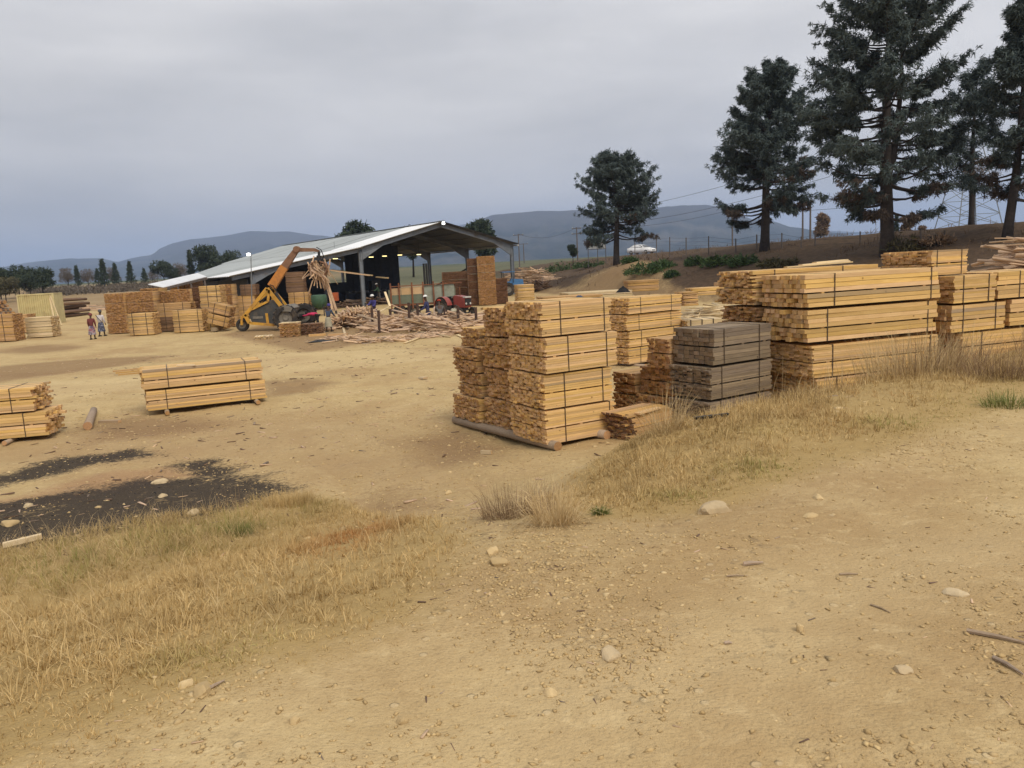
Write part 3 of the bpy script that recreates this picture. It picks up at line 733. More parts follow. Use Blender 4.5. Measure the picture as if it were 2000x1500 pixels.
# low dark bundle at the foot of the central stack
N4 = (2.02, 12.55); Y4 = R(36)
bundle('low dark timber bundle between the central stack and the grey stack', loc2(N4, Y4, 0, 0, .10), Y4, 1.15, .72, .26, .1, .03, ('brown_board', 'dark_end'), True, (), split=False, jag=.05, group='low dark bundles')
bundle('low dark timber bundle with loose boards on it beside the grey stack', loc2(N4, Y4, -.03, .03, .37), Y4 + R(2), 1.1, .66, .22, .1, .03, ('brown_board', 'dark_end'), True, (), split=False, jag=.05, group='low dark bundles')
o = MB().box((0, 0, 0), (.62, .12, .025), ends=True).build('loose_board', list(FRESH)); o.location = loc2(N4, Y4, .36, .06, .612); o.rotation_euler = (0, 0, Y4 + .15)
tag(o, 'single loose board lying on the low dark bundle', 'board')

# --- long stacks on the right behind the grass bank
Y5 = R(19); N5 = (5.03, 13.0)
tops = [.40, .98, 1.60, 2.20]
for k in range(4):
    bundle('long yellow timber bundle, %s in the front of the long stack' % WORD[k], loc2(N5, Y5, [.25, .14, .03, 0][k], [.02, 0, .02, 0][k], tops[k]), Y5 + R([0, .6, .4, 0][k]), [2.85, 2.85, 2.9, 2.95][k], 1.18, .55, .118, [.036, .036, .075, .075][k], FRESH, True, (.15 if k < 3 else .2, .93), jag=.035 if k > 1 else .02, group='bundles of the long stack', sw=.022)
    bundle('long brown timber bundle, %s in the rear column of the long stack' % WORD[k], loc2(N5, Y5, [.1, .0, -.05, -.12][k], 1.26, tops[k] + .02), Y5, 2.9, 1.12, .55 if k < 3 else .62, .1, .034, BROWN if k < 3 else FRESH, True, (.16, .7) if k == 3 else (), jag=.04, group='bundles of the long stack', sw=.022)
N7 = (8.15, 14.15)
tz7 = [.42, .98, 1.52, 2.06]
for k in range(4):
    bundle('yellow timber bundle, %s in the stack right of the long stack' % WORD[k], loc2(N7, Y5, [.25, .3, .0, .05][k], 0, tz7[k]), Y5 + R([0, 0, 2, 0][k]), [2.3, 2.2, 1.42, 1.05][k], 1.18, .50, .11, [.05, .05, .07, .04][k], [BROWN, FRESH, FRESH, FRESH][k], True, (.22, .82), group='bundles right of the long stack', sw=.022)
    bundle('yellow timber bundle, %s in the stack at the right picture edge' % WORD[k], loc2(N7, Y5, [2.62, 2.58, 1.5, 1.16][k], .12 if k < 2 else .02, tz7[k] + .02), Y5, 1.9, 1.15, .50, .11, [.05, .05, .08, .08][k], FRESH, True, (.3, .8), group='bundles at the right picture edge', sw=.022)
bundle('short strapped timber bundle sitting on top of the right hand stacks', loc2((7.95, 14.5), Y5, 0, 0, 2.585), Y5 + R(4), .98, 1.12, .46, .1, .03, FRESH, True, (.15, .83), group='bundles right of the long stack', jag=.025)
# loose boards lying on the long stack
for k in range(3):
    o = MB().box((0, 0, 0), (1.6 - .3 * k, .11, .022), ends=True).build('loose_board', list(PALE)); p = loc2(N5, Y5, 1.9 + .25 * k, 1.9 + .12 * k, 2.88 + .025 * k)
    o.location = p; o.rotation_euler = (0, -.02, Y5 + .1 * k)
    tag(o, ['pale loose board lying lowest on the long stack', 'pale loose board in the middle on the long stack', 'pale loose board lying uppermost on the long stack'][k], 'board')

# --- two bundles in the left foreground of the yard
A = G(290, 813); B = G(522, 786); YL = math.atan2(B.y - A.y, B.x - A.x); LL = (B - A).length
zb = max(tz(A.x, A.y), tz(B.x, B.y)) + .10
bundle('long timber bundle with two steel straps, lower of the pair in the left yard', (A.x, A.y, zb), YL, LL, 1.1, .47, .12, .045, FRESH, True, (.16, .86), group='pair of bundles in the left yard')
bundle('long timber bundle with a loose lath on it, upper of the left yard pair', loc2(A, YL, -.06, .02, zb + .53), YL - R(.6), LL, 1.05, .47, .12, .06, FRESH, True, (.21, .86), group='pair of bundles in the left yard', jag=.03)
bearer('short log under the left end of the left yard pair', loc2(A, YL, .42, -.35, zb - .055), loc2(A, YL, .42, 1.2, zb - .055), .055)
bearer('short log under the right end of the left yard pair', loc2(A, YL, LL - .25, -.25, zb - .055), loc2(A, YL, LL - .3, 1.2, zb - .055), .055)
o = MB().box((0, 0, 0), (.55, .05, .02), ends=True).build('loose_board', list(PALE)); o.location = loc2(A, YL, .98, .15, zb + 1.025); o.rotation_euler = (0, 0, YL - .75)
tag(o, 'short pale lath lying on the left yard bundle pair', 'board')
for k in range(3):
    o = MB().box((0, 0, 0), (.7, .07, .035), ends=True).build('loose_board', list(BROWN)); o.location = loc2(A, YL, -.20 - .06 * k, .25 + .2 * k, zb + .93 + .03 * k); o.rotation_euler = (0, 0, YL + .05 * k)
    tag(o, ['lowest', 'middle', 'uppermost'][k] + ' board sticking out of the left yard bundle end', 'board')
Bq = G(97, 860); YQ = R(13)
zq = tz(Bq.x, Bq.y) + .10
bundle('timber bundle cut by the left picture edge, lower one', loc2(Bq, YQ, -2.6, 0, zq), YQ, 2.6, 1.05, .50, .12, .06, FRESH, True, (.3, .83), group='pair of bundles at the left edge', jag=.04)
bundle('timber bundle cut by the left picture edge, upper one', loc2(Bq, YQ, -2.8, .03, zq + .54), YQ, 2.6, 1.0, .50, .12, .05, FRESH, True, (.3, .83), group='pair of bundles at the left edge', jag=.04)
bearer('short log under the left edge bundle pair', loc2(Bq, YQ, -.75, -.3, zq - .05), loc2(Bq, YQ, -.75, 1.2, zq - .05), .05)

# --- far bundles, placed by their front bottom corner
def far_bundle(label, px, py, w_px, h_px, Y, yaw=0.0, deep=1.2, mats=BROWN, straps=(), n=2, lift=0.0, roll=0.0, tilt=0.0, ends=False, group='bundles by the shed', bh=.06, split=True):
    p = at(px, py, Y); m = Y / F; W = w_px * m; H = h_px * m
    p.z += lift; gap = p.z - tz(p.x, p.y)
    if gap < .9: H += gap - .05; p.z = tz(p.x, p.y) + .05
    h1 = H / n
    for k in range(n):
        lab = label if n == 1 else '%s, %s' % (label, (['lower', 'upper'] if n == 2 else ['bottom', 'middle', 'top'] if n == 3 else ['bottom', 'second', 'third', 'top'] if n == 4 else ['bottom', 'second', 'third', 'fourth', 'fifth', 'top'])[k])
        if ends:    # the end faces look at the camera
            yw = yaw - math.pi / 2; q = loc2(p, yw, -deep, 0, p.z + k * h1)
            q = Vector((p.x, p.y, p.z + k * h1)) + Vector((-math.sin(yaw), math.cos(yaw), 0)) * deep
            bundle(lab, q, yw, deep, W, h1 - .03, .1, bh, mats, False, straps, split=False, group=group)
        else:
            bundle(lab, (p.x, p.y, p.z + k * h1), yaw, W, deep, h1 - .03, .1, bh, mats, False, straps, split=split, group=group, sw=.04)
far_bundle('stack of timber ends at the far left, beside the two people in skirts', 212, 652, 37, 78, 50, R(2), 1.6, BROWN, (), 4, ends=True)
far_bundle('brown timber bundle leaning behind the yellow pair near the two people in skirts', 250, 611, 50, 40, 50, R(4), 1.5, BROWN, (), 2, ends=True, roll=.05)
far_bundle('brown timber under the leaning pair near the two people in skirts', 252, 650, 46, 40, 50.5, R(4), 1.5, DARK, (), 1, ends=True)
far_bundle('brown timber bundle peeping over the left stacks', 282, 640, 36, 76, 53, R(3), 1.5, BROWN, (), 3, ends=True)
far_bundle('timber end stack left of the middle in the left row', 302, 638, 36, 68, 51.5, R(2), 1.5, BROWN, (), 3, ends=True)
far_bundle('timber end stack right of the middle in the left row', 339, 636, 38, 70, 51, R(2), 1.5, BROWN, (), 3, ends=True)
far_bundle('dark timber end stack beside the strapped tower', 378, 636, 20, 74, 51.5, R(2), 1.5, DARK, (), 3, ends=True)
far_bundle('bright yellow bundle in front of the left row', 254, 660, 47, 46, 47.5, R(3), 1.2, FRESH, (.18, .74), 2, lift=.05)
far_bundle('brown bundle with two straps in the left row', 308, 620, 64, 27, 49.5, R(7), 1.2, BROWN, (.22, .76), 1, lift=0)
far_bundle('dull bundle under the brown strapped one in the left row', 312, 652, 36, 33, 49.5, R(6), 1.2, DARK, (.4,), 2)
far_bundle('yellow brown bundle with straps in front of the tower', 341, 652, 56, 46, 48, R(4), 1.2, FRESH, (.2, .85), 2)
far_bundle('strapped timber tower beside the loader', 396, 636, 40, 77, 49, R(3), 1.2, FRESH, (.38, .82), 4)
far_bundle('timber end tower between strapped tower and shed post', 434, 628, 24, 72, 51, R(3), 1.2, BROWN, (), 4, ends=True)
p = at(402, 636, 47.5)
for k in range(2):
    bundle('tilted timber bundle leaning beside the loader, %s one' % ['lower', 'upper'][k], p + Vector((.12 * k * 1.2 + .07, 0, .68 * k + .18)), R(2), 1.3, 1.1, .60, .1, .06, BROWN, False, (.25, .8), tilt=R(17), group='tilted bundles beside the loader', sw=.04)
o = MB().box((0, 0, 0), (.35, 1.1, .22)).build('support_block', 'grey_board'); o.location = at(424, 642, 48); tag(o, 'wooden block propping up the tilted bundles', 'block')
far_bundle('timber stack behind the left shed post', 466, 612, 34, 34, 60, R(5), 1.2, BROWN, (.3, .8), 1)
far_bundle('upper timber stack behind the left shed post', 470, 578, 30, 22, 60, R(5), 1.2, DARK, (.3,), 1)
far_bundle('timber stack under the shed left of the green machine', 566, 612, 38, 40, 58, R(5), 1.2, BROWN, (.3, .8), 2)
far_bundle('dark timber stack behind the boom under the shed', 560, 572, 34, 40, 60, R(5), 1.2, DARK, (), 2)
# tall stacks under the right side of the roof
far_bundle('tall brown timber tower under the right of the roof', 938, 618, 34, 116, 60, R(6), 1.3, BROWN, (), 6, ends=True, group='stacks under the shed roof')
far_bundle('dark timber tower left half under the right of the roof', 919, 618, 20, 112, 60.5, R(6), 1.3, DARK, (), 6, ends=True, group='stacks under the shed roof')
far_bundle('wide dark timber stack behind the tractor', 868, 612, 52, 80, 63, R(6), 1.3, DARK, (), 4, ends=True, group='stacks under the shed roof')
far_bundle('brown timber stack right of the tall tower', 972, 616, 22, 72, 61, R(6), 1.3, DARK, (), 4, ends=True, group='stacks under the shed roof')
# small stacks right of the shed
far_bundle('small yellow bundle right of the shed post', 1012, 586, 33, 30, 52, R(10), 1.2, FRESH, (), 2, group='small stacks right of the shed')
far_bundle('low stack of boards before the cut bank', 1227, 570, 62, 22, 46, R(6), 1.0, BROWN, (), 2, group='small stacks right of the shed')
far_bundle('low stack of boards by the long stack', 1352, 578, 66, 16, 40, R(8), 1.0, FRESH, (), 1, group='small stacks right of the shed')
far_bundle('brown stack of board ends behind the rear stack', 1336, 598, 30, 28, 33, R(10), 1.0, BROWN, (), 2, group='small stacks right of the shed')
far_bundle('flat pale stack of boards behind the rear stack', 1342, 648, 78, 24, 24, R(9), .9, PALE, (.1, .4, .7), 1, group='small stacks right of the shed', bh=.03)
far_bundle('flat pale board layer right of the central stack top', 1110, 586, 130, 14, 40, R(9), 2.0, PALE, (), 1, group='small stacks right of the shed', bh=.04)
far_bundle('low board layer behind the central stack', 1060, 590, 120, 10, 37, R(9), 1.6, BROWN, (), 1, group='small stacks right of the shed', bh=.04)
# bundles around the container
far_bundle('brown bundle at the far left picture edge', -20, 665, 48, 50, 48, R(4), 1.2, BROWN, (.6,), 2, group='bundles by the container')
far_bundle('pale yellow bundle in front of the container', 52, 652, 48, 32, 50, R(6), 1.2, PALE, (), 2, group='bundles by the container')
far_bundle('brown bundle left of the container', 33, 640, 22, 26, 55, R(5), 1.2, BROWN, (), 2, group='bundles by the container')

# ------------------------------------------------------------------ the open shed
TH = R(36); gx = Vector((math.cos(TH), math.sin(TH), 0)); bx = Vector((-math.sin(TH), math.cos(TH), 0))
SM = at(711, 594, 67); SZ = SM.z
SO = Vector((SM.x, SM.y, 0))
def S(l, t, z): return SO + gx * l + bx * t + Vector((0, 0, z))
ZE, ZR, ZL, WL, WR, LEN = 5.45, 7.65, 3.62, -11.2, 16.4, 40.0
def roof_z(l):
    return float(np.interp(l, [WL, 0, WR / 2, WR], [ZL, ZE + .1, ZR, ZE]))
shed = thing('sawmill_shed', 'open grey steel sawmill shed with a low pitched metal roof', 'shed', S(0, 0, SZ), 0)
def sh(b, name, mat, parent=None):
    for i, v in enumerate(b.v):
        b.v[i] = (v[0] - shed.location.x, v[1] - shed.location.y, v[2] - shed.location.z)
    return b.build(name, mat, parent or shed)
def ibeam(b, p, q, w, h, upv):
    """I section from p to q"""
    u = Vector(upv).normalized(); d = (Vector(q) - Vector(p)).normalized(); sdv = d.cross(u).normalized(); u = sdv.cross(d)
    b.beam(p, q, .012, h * .98, u)
    for sgn in (-1, 1): b.beam(Vector(p) + u * sgn * h / 2, Vector(q) + u * sgn * h / 2, w, .02, u)
for t in (0, 8, 16, 24, 32, 40):
    zg = SZ - .6
    for l, zt in ((0, ZE - .05), (WR - .25, ZE - .1)) + (((WL + 1.8, roof_z(WL + 1.8) - .1),) if t < 20 else ()):
        b = MB(); ibeam(b, S(l, t, zg), S(l, t, zt), .2, .32, gx); sh(b, 'column', 'steel_grey')
    for l0, l1 in ((0, WR / 2), (WR / 2, WR)):
        b = MB(); ibeam(b, S(l0, t, roof_z(l0 + .01) - .24), S(l1, t, roof_z(l1) - .24), .18, .34, (0, 0, 1)); sh(b, 'rafter', 'steel_grey')
    for l0, l1 in ((0, 2.2), (WR - .25, WR - 2.4)):     # haunches
        b = MB(); p0 = S(l0, t, roof_z(l0 + .01) - 1.15); p1 = S(l1, t, roof_z(l1) - .42); p2 = S(l0, t, roof_z(l0 + .01) - .42)
        o_ = bx * .06
        b.add([p0 - o_, p1 - o_, p2 - o_, p0 + o_, p1 + o_, p2 + o_], [(0, 1, 2), (5, 4, 3), (0, 3, 4, 1), (1, 4, 5, 2), (2, 5, 3, 0)]); sh(b, 'haunch', 'steel_grey')
    if t < 20:
        b = MB(); ibeam(b, S(WL + .2, t, roof_z(WL + .2) - .2), S(0, t, roof_z(0) - .22), .16, .28, (0, 0, 1)); sh(b, 'rafter', 'steel_grey')
        b = MB(); l0 = WL + 1.8; p0 = S(l0, t, roof_z(l0) - 1.0); p1 = S(l0 + 2.2, t, roof_z(l0 + 2.2) - .3); p2 = S(l0, t, roof_z(l0) - .3); o_ = bx * .06
        b.add([p0 - o_, p1 - o_, p2 - o_, p0 + o_, p1 + o_, p2 + o_], [(0, 1, 2), (5, 4, 3), (0, 3, 4, 1), (1, 4, 5, 2), (2, 5, 3, 0)]); sh(b, 'haunch', 'steel_grey')
for l in np.concatenate([np.linspace(.4, WR / 2 - .3, 6), np.linspace(WR / 2 + .3, WR - .2, 6)]):
    b = MB(); b.beam(S(l, -.3, roof_z(l) - .035), S(l, LEN, roof_z(l) - .035), .06, .07); sh(b, 'purlin', 'galvanised')
for l in np.linspace(WL + .3, -.4, 5):
    b = MB(); b.beam(S(l, -.3, roof_z(l) - .04), S(l, 15.5, roof_z(l) - .04), .06, .08); sh(b, 'purlin', 'galvanised')
def sheet(l0, l1, t0, t1, mat, t0b=None, t1b=None, name='roof_sheet', lift=.03):
    """ribbed sheets running down the slope; t0b, t1b: extents at the l1 end"""
    t0b = t0 if t0b is None else t0b; t1b = t1 if t1b is None else t1b
    n = max(8, int(abs(t1 - t0) / .16)); V = []
    for i in range(n + 1):
        q = i / n; rib = .055 if i % 3 == 0 else 0
        for l, a, c in ((l0, t0, t1), (l1, t0b, t1b)):
            V.append(S(l, a + (c - a) * q, roof_z(l) + lift + rib))
    Fc = [(2 * i, 2 * i + 1, 2 * i + 3, 2 * i + 2) for i in range(n)]
    k = len(V); V += [v - Vector((0, 0, .012)) for v in V]; Fc += [(d + k, c + k, b_ + k, a + k) for a, b_, c, d in Fc]
    b = MB().add(V, Fc); return sh(b, name, mat)
bays = [(-.45, 5.8), (5.8, 10), (10, 16), (16, 22), (22, 28), (28, 34), (34, 40.4)]
for k, (a, c) in enumerate(bays):
    o = sheet(WR / 2 + .05, -.08, a, c, 'roof_new' if k == 0 else 'roof_old')
    if k == 0: o['label'] = 'new bright white end sheet of the roof'
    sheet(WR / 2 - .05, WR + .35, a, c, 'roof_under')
sheet(.12, WL - .1, -.45, 5.8, 'roof_new', lift=-.015)
for k, (a, c) in enumerate(((5.8, 10), (10, 16))): sheet(.12, WL - .1, a, c if k == 0 else 40, 'roof_old', a, c, lift=-.015)
b = MB(); b.beam(S(WR / 2, -.47, ZR + .09), S(WR / 2, LEN + .4, ZR + .09), .5, .03); sh(b, 'ridge_cap', 'roof_old')
b = MB(); b.beam(S(WR + .3, -.4, ZE - .08), S(WR + .3, LEN, ZE - .08), .14, .14); sh(b, 'gutter', 'light_grey_paint')
# transverse dark sheet wall with an opening
for k, l in enumerate(np.arange(-9.6, 12, .8)):
    if 3.0 < l < 5.6: continue
    zt = roof_z(l + .4) - .45
    b = MB(); c = S(l + .4, 15.6 + (.02 if k % 2 else 0), (zt + SZ - .3) / 2)
    b.box(c, (.8, .04, zt - SZ + .3), rotm(TH)); sh(b, 'wall_sheet', 'wall_sheet')
b = MB(); c = S(4.3, 15.6, (SZ - .3 + 2.6) / 2); b.box(c, (2.6, .04, 2.6 - SZ + .3), rotm(TH)); sh(b, 'wall_sheet', 'wall_sheet')
for t0 in range(16, 39, 4):     # long wall on the left of the rear bays
    b = MB(); b.box(S(-.25, t0 + 2, (ZE + SZ) / 2), (.04, 4.0, ZE - SZ - .1), rotm(TH)); sh(b, 'wall_sheet', 'wall_sheet')
for t0 in (0, 4, 8, 12):        # dark sheets closing the low left side
    b = MB(); b.box(S(WL + 1.5, t0 + 2.2, 2.55), (.04, 3.9, 1.6), rotm(TH)); sh(b, 'wall_sheet', 'wall_sheet')
for k, (px, py) in enumerate(((655, 505), (725, 502), (751, 500), (781, 498), (818, 497))):
    p = at(px, py, 74)
    r_ = thing('shed_lamp', ['leftmost', 'second', 'third', 'fourth', 'rightmost'][k] + ' of the glowing yellow lamps hanging under the shed roof', 'lamp', p, TH + .3, 'lamps under the shed roof')
    MB().box((0, 0, .05), (.50, .16, .06)).build('housing', 'galvanised', r_); MB().box((0, 0, -.01), (.48, .12, .05)).build('tube', 'lamp_warm', r_)
    MB().beam((0, 0, .08), (0, 0, 1.6), .015, .015).build('hanger', 'wire', r_)
p = S(WR / 2, -.52, ZR - .12)
r_ = thing('flood_lamp', 'bright lit flood lamp fixed at the shed gable peak', 'lamp', p, TH); MB().box((0, -.06, 0), (.22, .05, .22)).build('lens', 'lamp_white', r_); MB().box((0, .02, 0), (.36, .10, .36)).build('housing', 'galvanised', r_)
p0 = G(491, 612); p0 = at(491, 600, 56); pt = at(485, 497, 56)
r_ = thing('lamp_pole', 'thin pole with a lit white lamp left of the loader', 'lamp pole', p0)
MB().tube([(0, 0, -.6), Vector(pt) - p0 + Vector((.18, 0, -.05))], [.04, .03], 8).build('pole', 'galvanised', r_)
MB().box(Vector(pt) - p0, (.20, .10, .15)).build('lens', 'lamp_white', r_); MB().box(Vector(pt) - p0 + Vector((.02, .1, .02)), (.30, .09, .24)).build('housing', 'galvanised', r_)
# machines in the dark of the shed
r_ = thing('hopper_machine', 'round green machine under the shed behind the grapple load', 'machine', at(626, 618, 58))
MB().lathe((0, 0, 0), [(.05, .55), (.5, .75), (.58, 1.1), (.58, 1.55), (.48, 1.62), (.0, 1.62)], 'z', 20).build('drum', 'green_machine', r_, True)
for sx in (-.4, .4):
    for sy in (-.4, .4): MB().beam((sx, sy, -.3), (sx, sy, .9), .07, .07).build('leg', 'dark_steel', r_)
r_ = thing('control_box', 'square orange machine cover under the shed beside the green machine', 'machine', at(657, 618, 59))
MB().box((0, 0, 1.5), (.5, .5, .62)).build('cover', 'orange_machine', r_); MB().beam((0, 0, -.3), (0, 0, 1.2), .12, .12).build('post', 'dark_steel', r_)
r_ = thing('saw_bench', 'dark saw bench with rollers under the middle of the shed', 'machine', S(3.5, 6, SZ), TH)
MB().box((0, 0, .85), (5.2, 1.0, .16)).build('bed', 'dark_steel', r_)
for x in (-2.4, -1.2, 0, 1.2, 2.4):
    for y in (-.4, .4): MB().beam((x, y, -.2), (x, y, .8), .09, .09).build('leg', 'dark_steel', r_)
for x in np.linspace(-2.2, 2.2, 8): MB().tube([(x, -.45, .98), (x, .45, .98)], .06, 10).build('roller', 'galvanised', r_)
MB().box((.6, 0, 1.5), (.9, .8, .9)).build('saw_housing', 'dark_steel', r_)
r_ = thing('feed_table', 'dark feed table with planks under the left of the shed', 'machine', S(-3.5, 7, SZ), TH)
MB().box((0, 0, .8), (4.2, 1.2, .14)).build('bed', 'dark_steel', r_)
for x in (-1.9, 0, 1.9):
    for y in (-.5, .5): MB().beam((x, y, -.2), (x, y, .75), .09, .09).build('leg', 'dark_steel', r_)
# inclined conveyor leaving the right side
r_ = thing('conveyor', 'long inclined conveyor rising to the right behind the trailer', 'conveyor', S(8, 18, SZ), 0)
pa = at(795, 590, 84) - r_.location; pb = at(912, 525, 84) - r_.location
MB().beam(pa, pb, .7, .18).build('belt_frame', 'rail_steel', r_)
for q in (.2, .5, .8):
    c = pa.lerp(pb, q); MB().beam((c.x, c.y, -.3), c, .1, .1).build('leg', 'rail_steel', r_)
for k, (px, h) in enumerate(((833, 2.6), (838, 2.6))):
    c = at(px, 600, 72); tag(MB().tube([(c.x, c.y, SZ - .3), (c.x, c.y, 4.0)], .10, 10).build('steel_pipe', 'dark_steel'), ['left', 'right'][k] + ' of two upright dark pipes before the conveyor', 'pipe', 'upright pipes')
for k, (px, py, px2, py2) in enumerate(((647, 527, 728, 538), (735, 541, 758, 543))):
    a = at(px, py, 70); c = at(px2, py2, 69)
    tag(MB().beam(a, c, .16, .10, ends=True).build('plank', list(PALE)), ['long plank end poking across under the shed behind the grapple', 'short pale plank end beside the middle shed column'][k], 'plank')
# low white roofed annex on the left
an = thing('annex_shelter', 'low annex with a white sheet roof left of the shed', 'shelter', at(345, 600, 62))
ac = [at(289, 556, 68), at(319, 562, 61), at(404, 541, 57), at(386, 534, 66)]
def anx(b, n, m): 
    b.v = [tuple(Vector(v) - an.location) for v in b.v]; return b.build(n, m, an)
for k in range(6):
    a = ac[0].lerp(ac[3], k / 6); b_ = ac[0].lerp(ac[3], (k + .985) / 6); c = ac[1].lerp(ac[2], (k + .985) / 6); d = ac[1].lerp(ac[2], k / 6); u = Vector((0, 0, .04))
    anx(MB().add([a, b_, c, d, a + u, b_ + u, c + u, d + u], _BF.tolist()), 'roof_sheet', 'roof_new')
for q, e in ((.05, 1), (.35, 1), (.65, 1), (.95, 1), (.1, 0), (.9, 0)):
    p = (ac[1].lerp(ac[2], q) if e else ac[0].lerp(ac[3], q)); anx(MB().beam((p.x, p.y, -.2), p, .1, .1), 'post', 'pole_wood')
anx(MB().beam(ac[1] - Vector((0, 0, .1)), ac[2] - Vector((0, 0, .1)), .08, .16), 'beam', 'pole_wood')
far_bundle('brown timber stack standing under the annex roof, left', 335, 585, 24, 30, 64, R(5), 1.2, BROWN, (), 2, group='stacks under the annex')
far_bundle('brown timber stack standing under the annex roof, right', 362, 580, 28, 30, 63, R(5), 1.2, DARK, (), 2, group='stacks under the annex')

# ------------------------------------------------------------------ wheels and machines
def wheel(parent, c, r, w, axis_yaw=0.0, lugs=14, name='wheel'):
    wv = thing(name, None, None); del_ = [wv.pop(k) for k in list(wv.keys())]
    wv.parent = parent; wv.location = c; wv.rotation_euler = (0, 0, axis_yaw)
    b = MB(); b.lathe((0, 0, 0), [(r * .52, -w * .38), (r * .62, -w / 2), (r * .9, -w / 2), (r * .97, -w * .3), (r, 0), (r * .97, w * .3), (r * .9, w / 2), (r * .62, w / 2), (r * .52, w * .38)], 'y', 28)
    for k in range(lugs):
        for s_ in (-1, 1):
            q = 2 * math.pi * (k + (.25 if s_ > 0 else 0)) / lugs
            b.box((math.cos(q) * r * .99, s_ * w * .22, math.sin(q) * r * .99), (r * .09, w * .5, r * .11), np.array(Matrix.Rotation(-q, 3, 'Y') @ Matrix.Rotation(s_ * .6, 3, 'X')))
    b.build('tyre', 'tyre', wv, False)
    b = MB(); b.lathe((0, 0, 0), [(0, -w * .2), (r * .22, -w * .25), (r * .26, -w * .12), (r * .5, -w * .18), (r * .54, -w * .38), (r * .54, w * .38), (r * .5, w * .18), (0, w * .2)], 'y', 20); b.build('rim', 'rim', wv)
    return wv
LD = 47.0
LO = at(520, 643, LD); LO.z = tz(LO.x, LO.y)
ld = thing('three_wheel_loader', 'yellow three wheeled log loader with raised rusty boom and grapple', 'loader', LO)
def lp(px, py, y=0.0): 
    p = at(px, py, LD) - LO; return Vector((p.x, p.y + y, p.z))
zc_ = lp(474, 634).z
wheel(ld, (lp(474, 634).x, 0, .40), .40, .24, .15, 0, 'castor_wheel')
wheel(ld, (lp(566, 616).x, -.85, .74), .74, .5, .12); wheel(ld, (lp(586, 614).x, .95, .74), .74, .5, .12)
for y in (-.45, .45):
    b = MB()
    for a_, c_, w_ in (((483, 616), (526, 563), .20), ((526, 563), (558, 603), .22), ((483, 614), (492, 630), .2), ((492, 630), (540, 634), .16), ((558, 603), (566, 616), .2), ((540, 634), (566, 616), .16), ((498, 603), (528, 588), .12), ((528, 588), (530, 566), .14)):
        b.beam(lp(*a_, y), lp(*c_, y), .09, w_, (0, 0, 1))
    b.build('side_frame', 'loader_yellow' , ld)
b = MB(); b.prism([(lp(*q).x, lp(*q).z) for q in ((489, 611), (504, 600), (522, 587), (536, 586), (551, 601), (546, 622), (539, 632), (497, 630))], -.40, .40); b.build('engine_cover', 'cover_grey', ld)
b = MB(); b.prism([(lp(*q).x, lp(*q).z) for q in ((522, 611), (527, 611), (530, 632), (525, 632))], -.43, -.405); b.build('cover_stripe', 'loader_yellow', ld)
b = MB(); b.prism([(lp(*q).x, lp(*q).z) for q in ((498, 617), (518, 617), (518, 621), (498, 622))], -.425, -.402); b.build('cover_vent', 'rim', ld)
b = MB(); b.prism([(lp(*q).x, lp(*q).z) for q in ((556, 600), (566, 594), (580, 600), (578, 607), (560, 606))], -1.1, 1.1); b.build('mudguard', 'rim', ld)
b = MB(); b.tube([(lp(474, 634).x, 0, .40), (lp(474, 634).x + .06, 0, .92)], .07, 8); b.beam((lp(474, 634).x + .05, 0, .92), lp(490, 620), .3, .16)
for y in (-.17, .17): b.beam((lp(474, 634).x, y, .40), (lp(474, 634).x + .05, y, .92), .05, .14, (1, 0, 0))
b.build('castor_fork', 'loader_yellow', ld)
b = MB(); b.tube([(lp(566, 616).x, -.85, .74), (lp(586, 614).x, .95, .74)], .12, 10); b.build('axle', 'dark_steel', ld)
bo = MB(); bo.beam(lp(531, 560), lp(556, 521), .34, .52, (0, 0, 1), w2=.30, h2=.46); bo = bo.build('boom', 'loader_orange', ld)
b = MB(); b.beam(lp(555.5, 522), lp(580, 487), .295, .45, (0, 0, 1), w2=.26, h2=.30); b.build('boom_upper', 'loader_rust', bo)
b = MB(); b.tube([lp(580, 487, -.2), lp(580, 487, .2)], .19, 14); b.build('boom_pin', 'loader_rust', bo)
b = MB(); b.beam(lp(578, 488), lp(614, 488), .24, .24, w2=.18, h2=.2); b.beam(lp(614, 488), lp(624, 491), .18, .2, w2=.12, h2=.12); b.build('stick', 'loader_rust', ld)
b = MB(); b.tube([lp(541, 572, -.3), lp(552, 590, -.3)], .11, 10); b.tube([lp(552, 590, -.3), lp(562, 604, -.3)], .06, 8); b.build('boom_cylinder', 'dark_steel', ld)
b = MB(); b.tube([lp(510, 590, -.3), lp(526, 578, -.3), lp(533, 565, -.3)], .07, 8); b.build('lift_cylinder', 'dark_steel', ld)
b = MB(); b.tube([lp(533, 556, .1), lp(524, 566, .1), lp(520, 580, .12)], .03, 6); b.tube([lp(529, 556, -.2), lp(536, 558, -.28), lp(545, 572, -.3)], .03, 6); b.build('hose', 'black_plastic', ld)
b = MB(); b.tube([lp(618, 483), lp(627, 488), lp(632, 500), lp(628, 512)], .03, 6); b.build('hose', 'black_plastic', ld)
gp = MB(); gp.tube([lp(623, 491), lp(623, 499)], .08, 10); gp.tube([lp(623, 499), lp(623, 506)], .15, 12); gp.box(lp(623, 509), (.36, .36, .16)); gp = gp.build('grapple_head', 'dark_steel', ld)
for s_ in (-1, 1):
    for y in (-.22, .22):
        b = MB(); pts = [lp(623 + s_ * 3, 510, y), lp(623 + s_ * 13, 514, y), lp(623 + s_ * 18, 524, y), lp(623 + s_ * 12, 538, y)]
        for a_, c_ in zip(pts[:-1], pts[1:]): b.beam(a_, c_, .06, .17, (0, 1, 0))
        b.build('grapple_claw', 'loader_rust', gp)
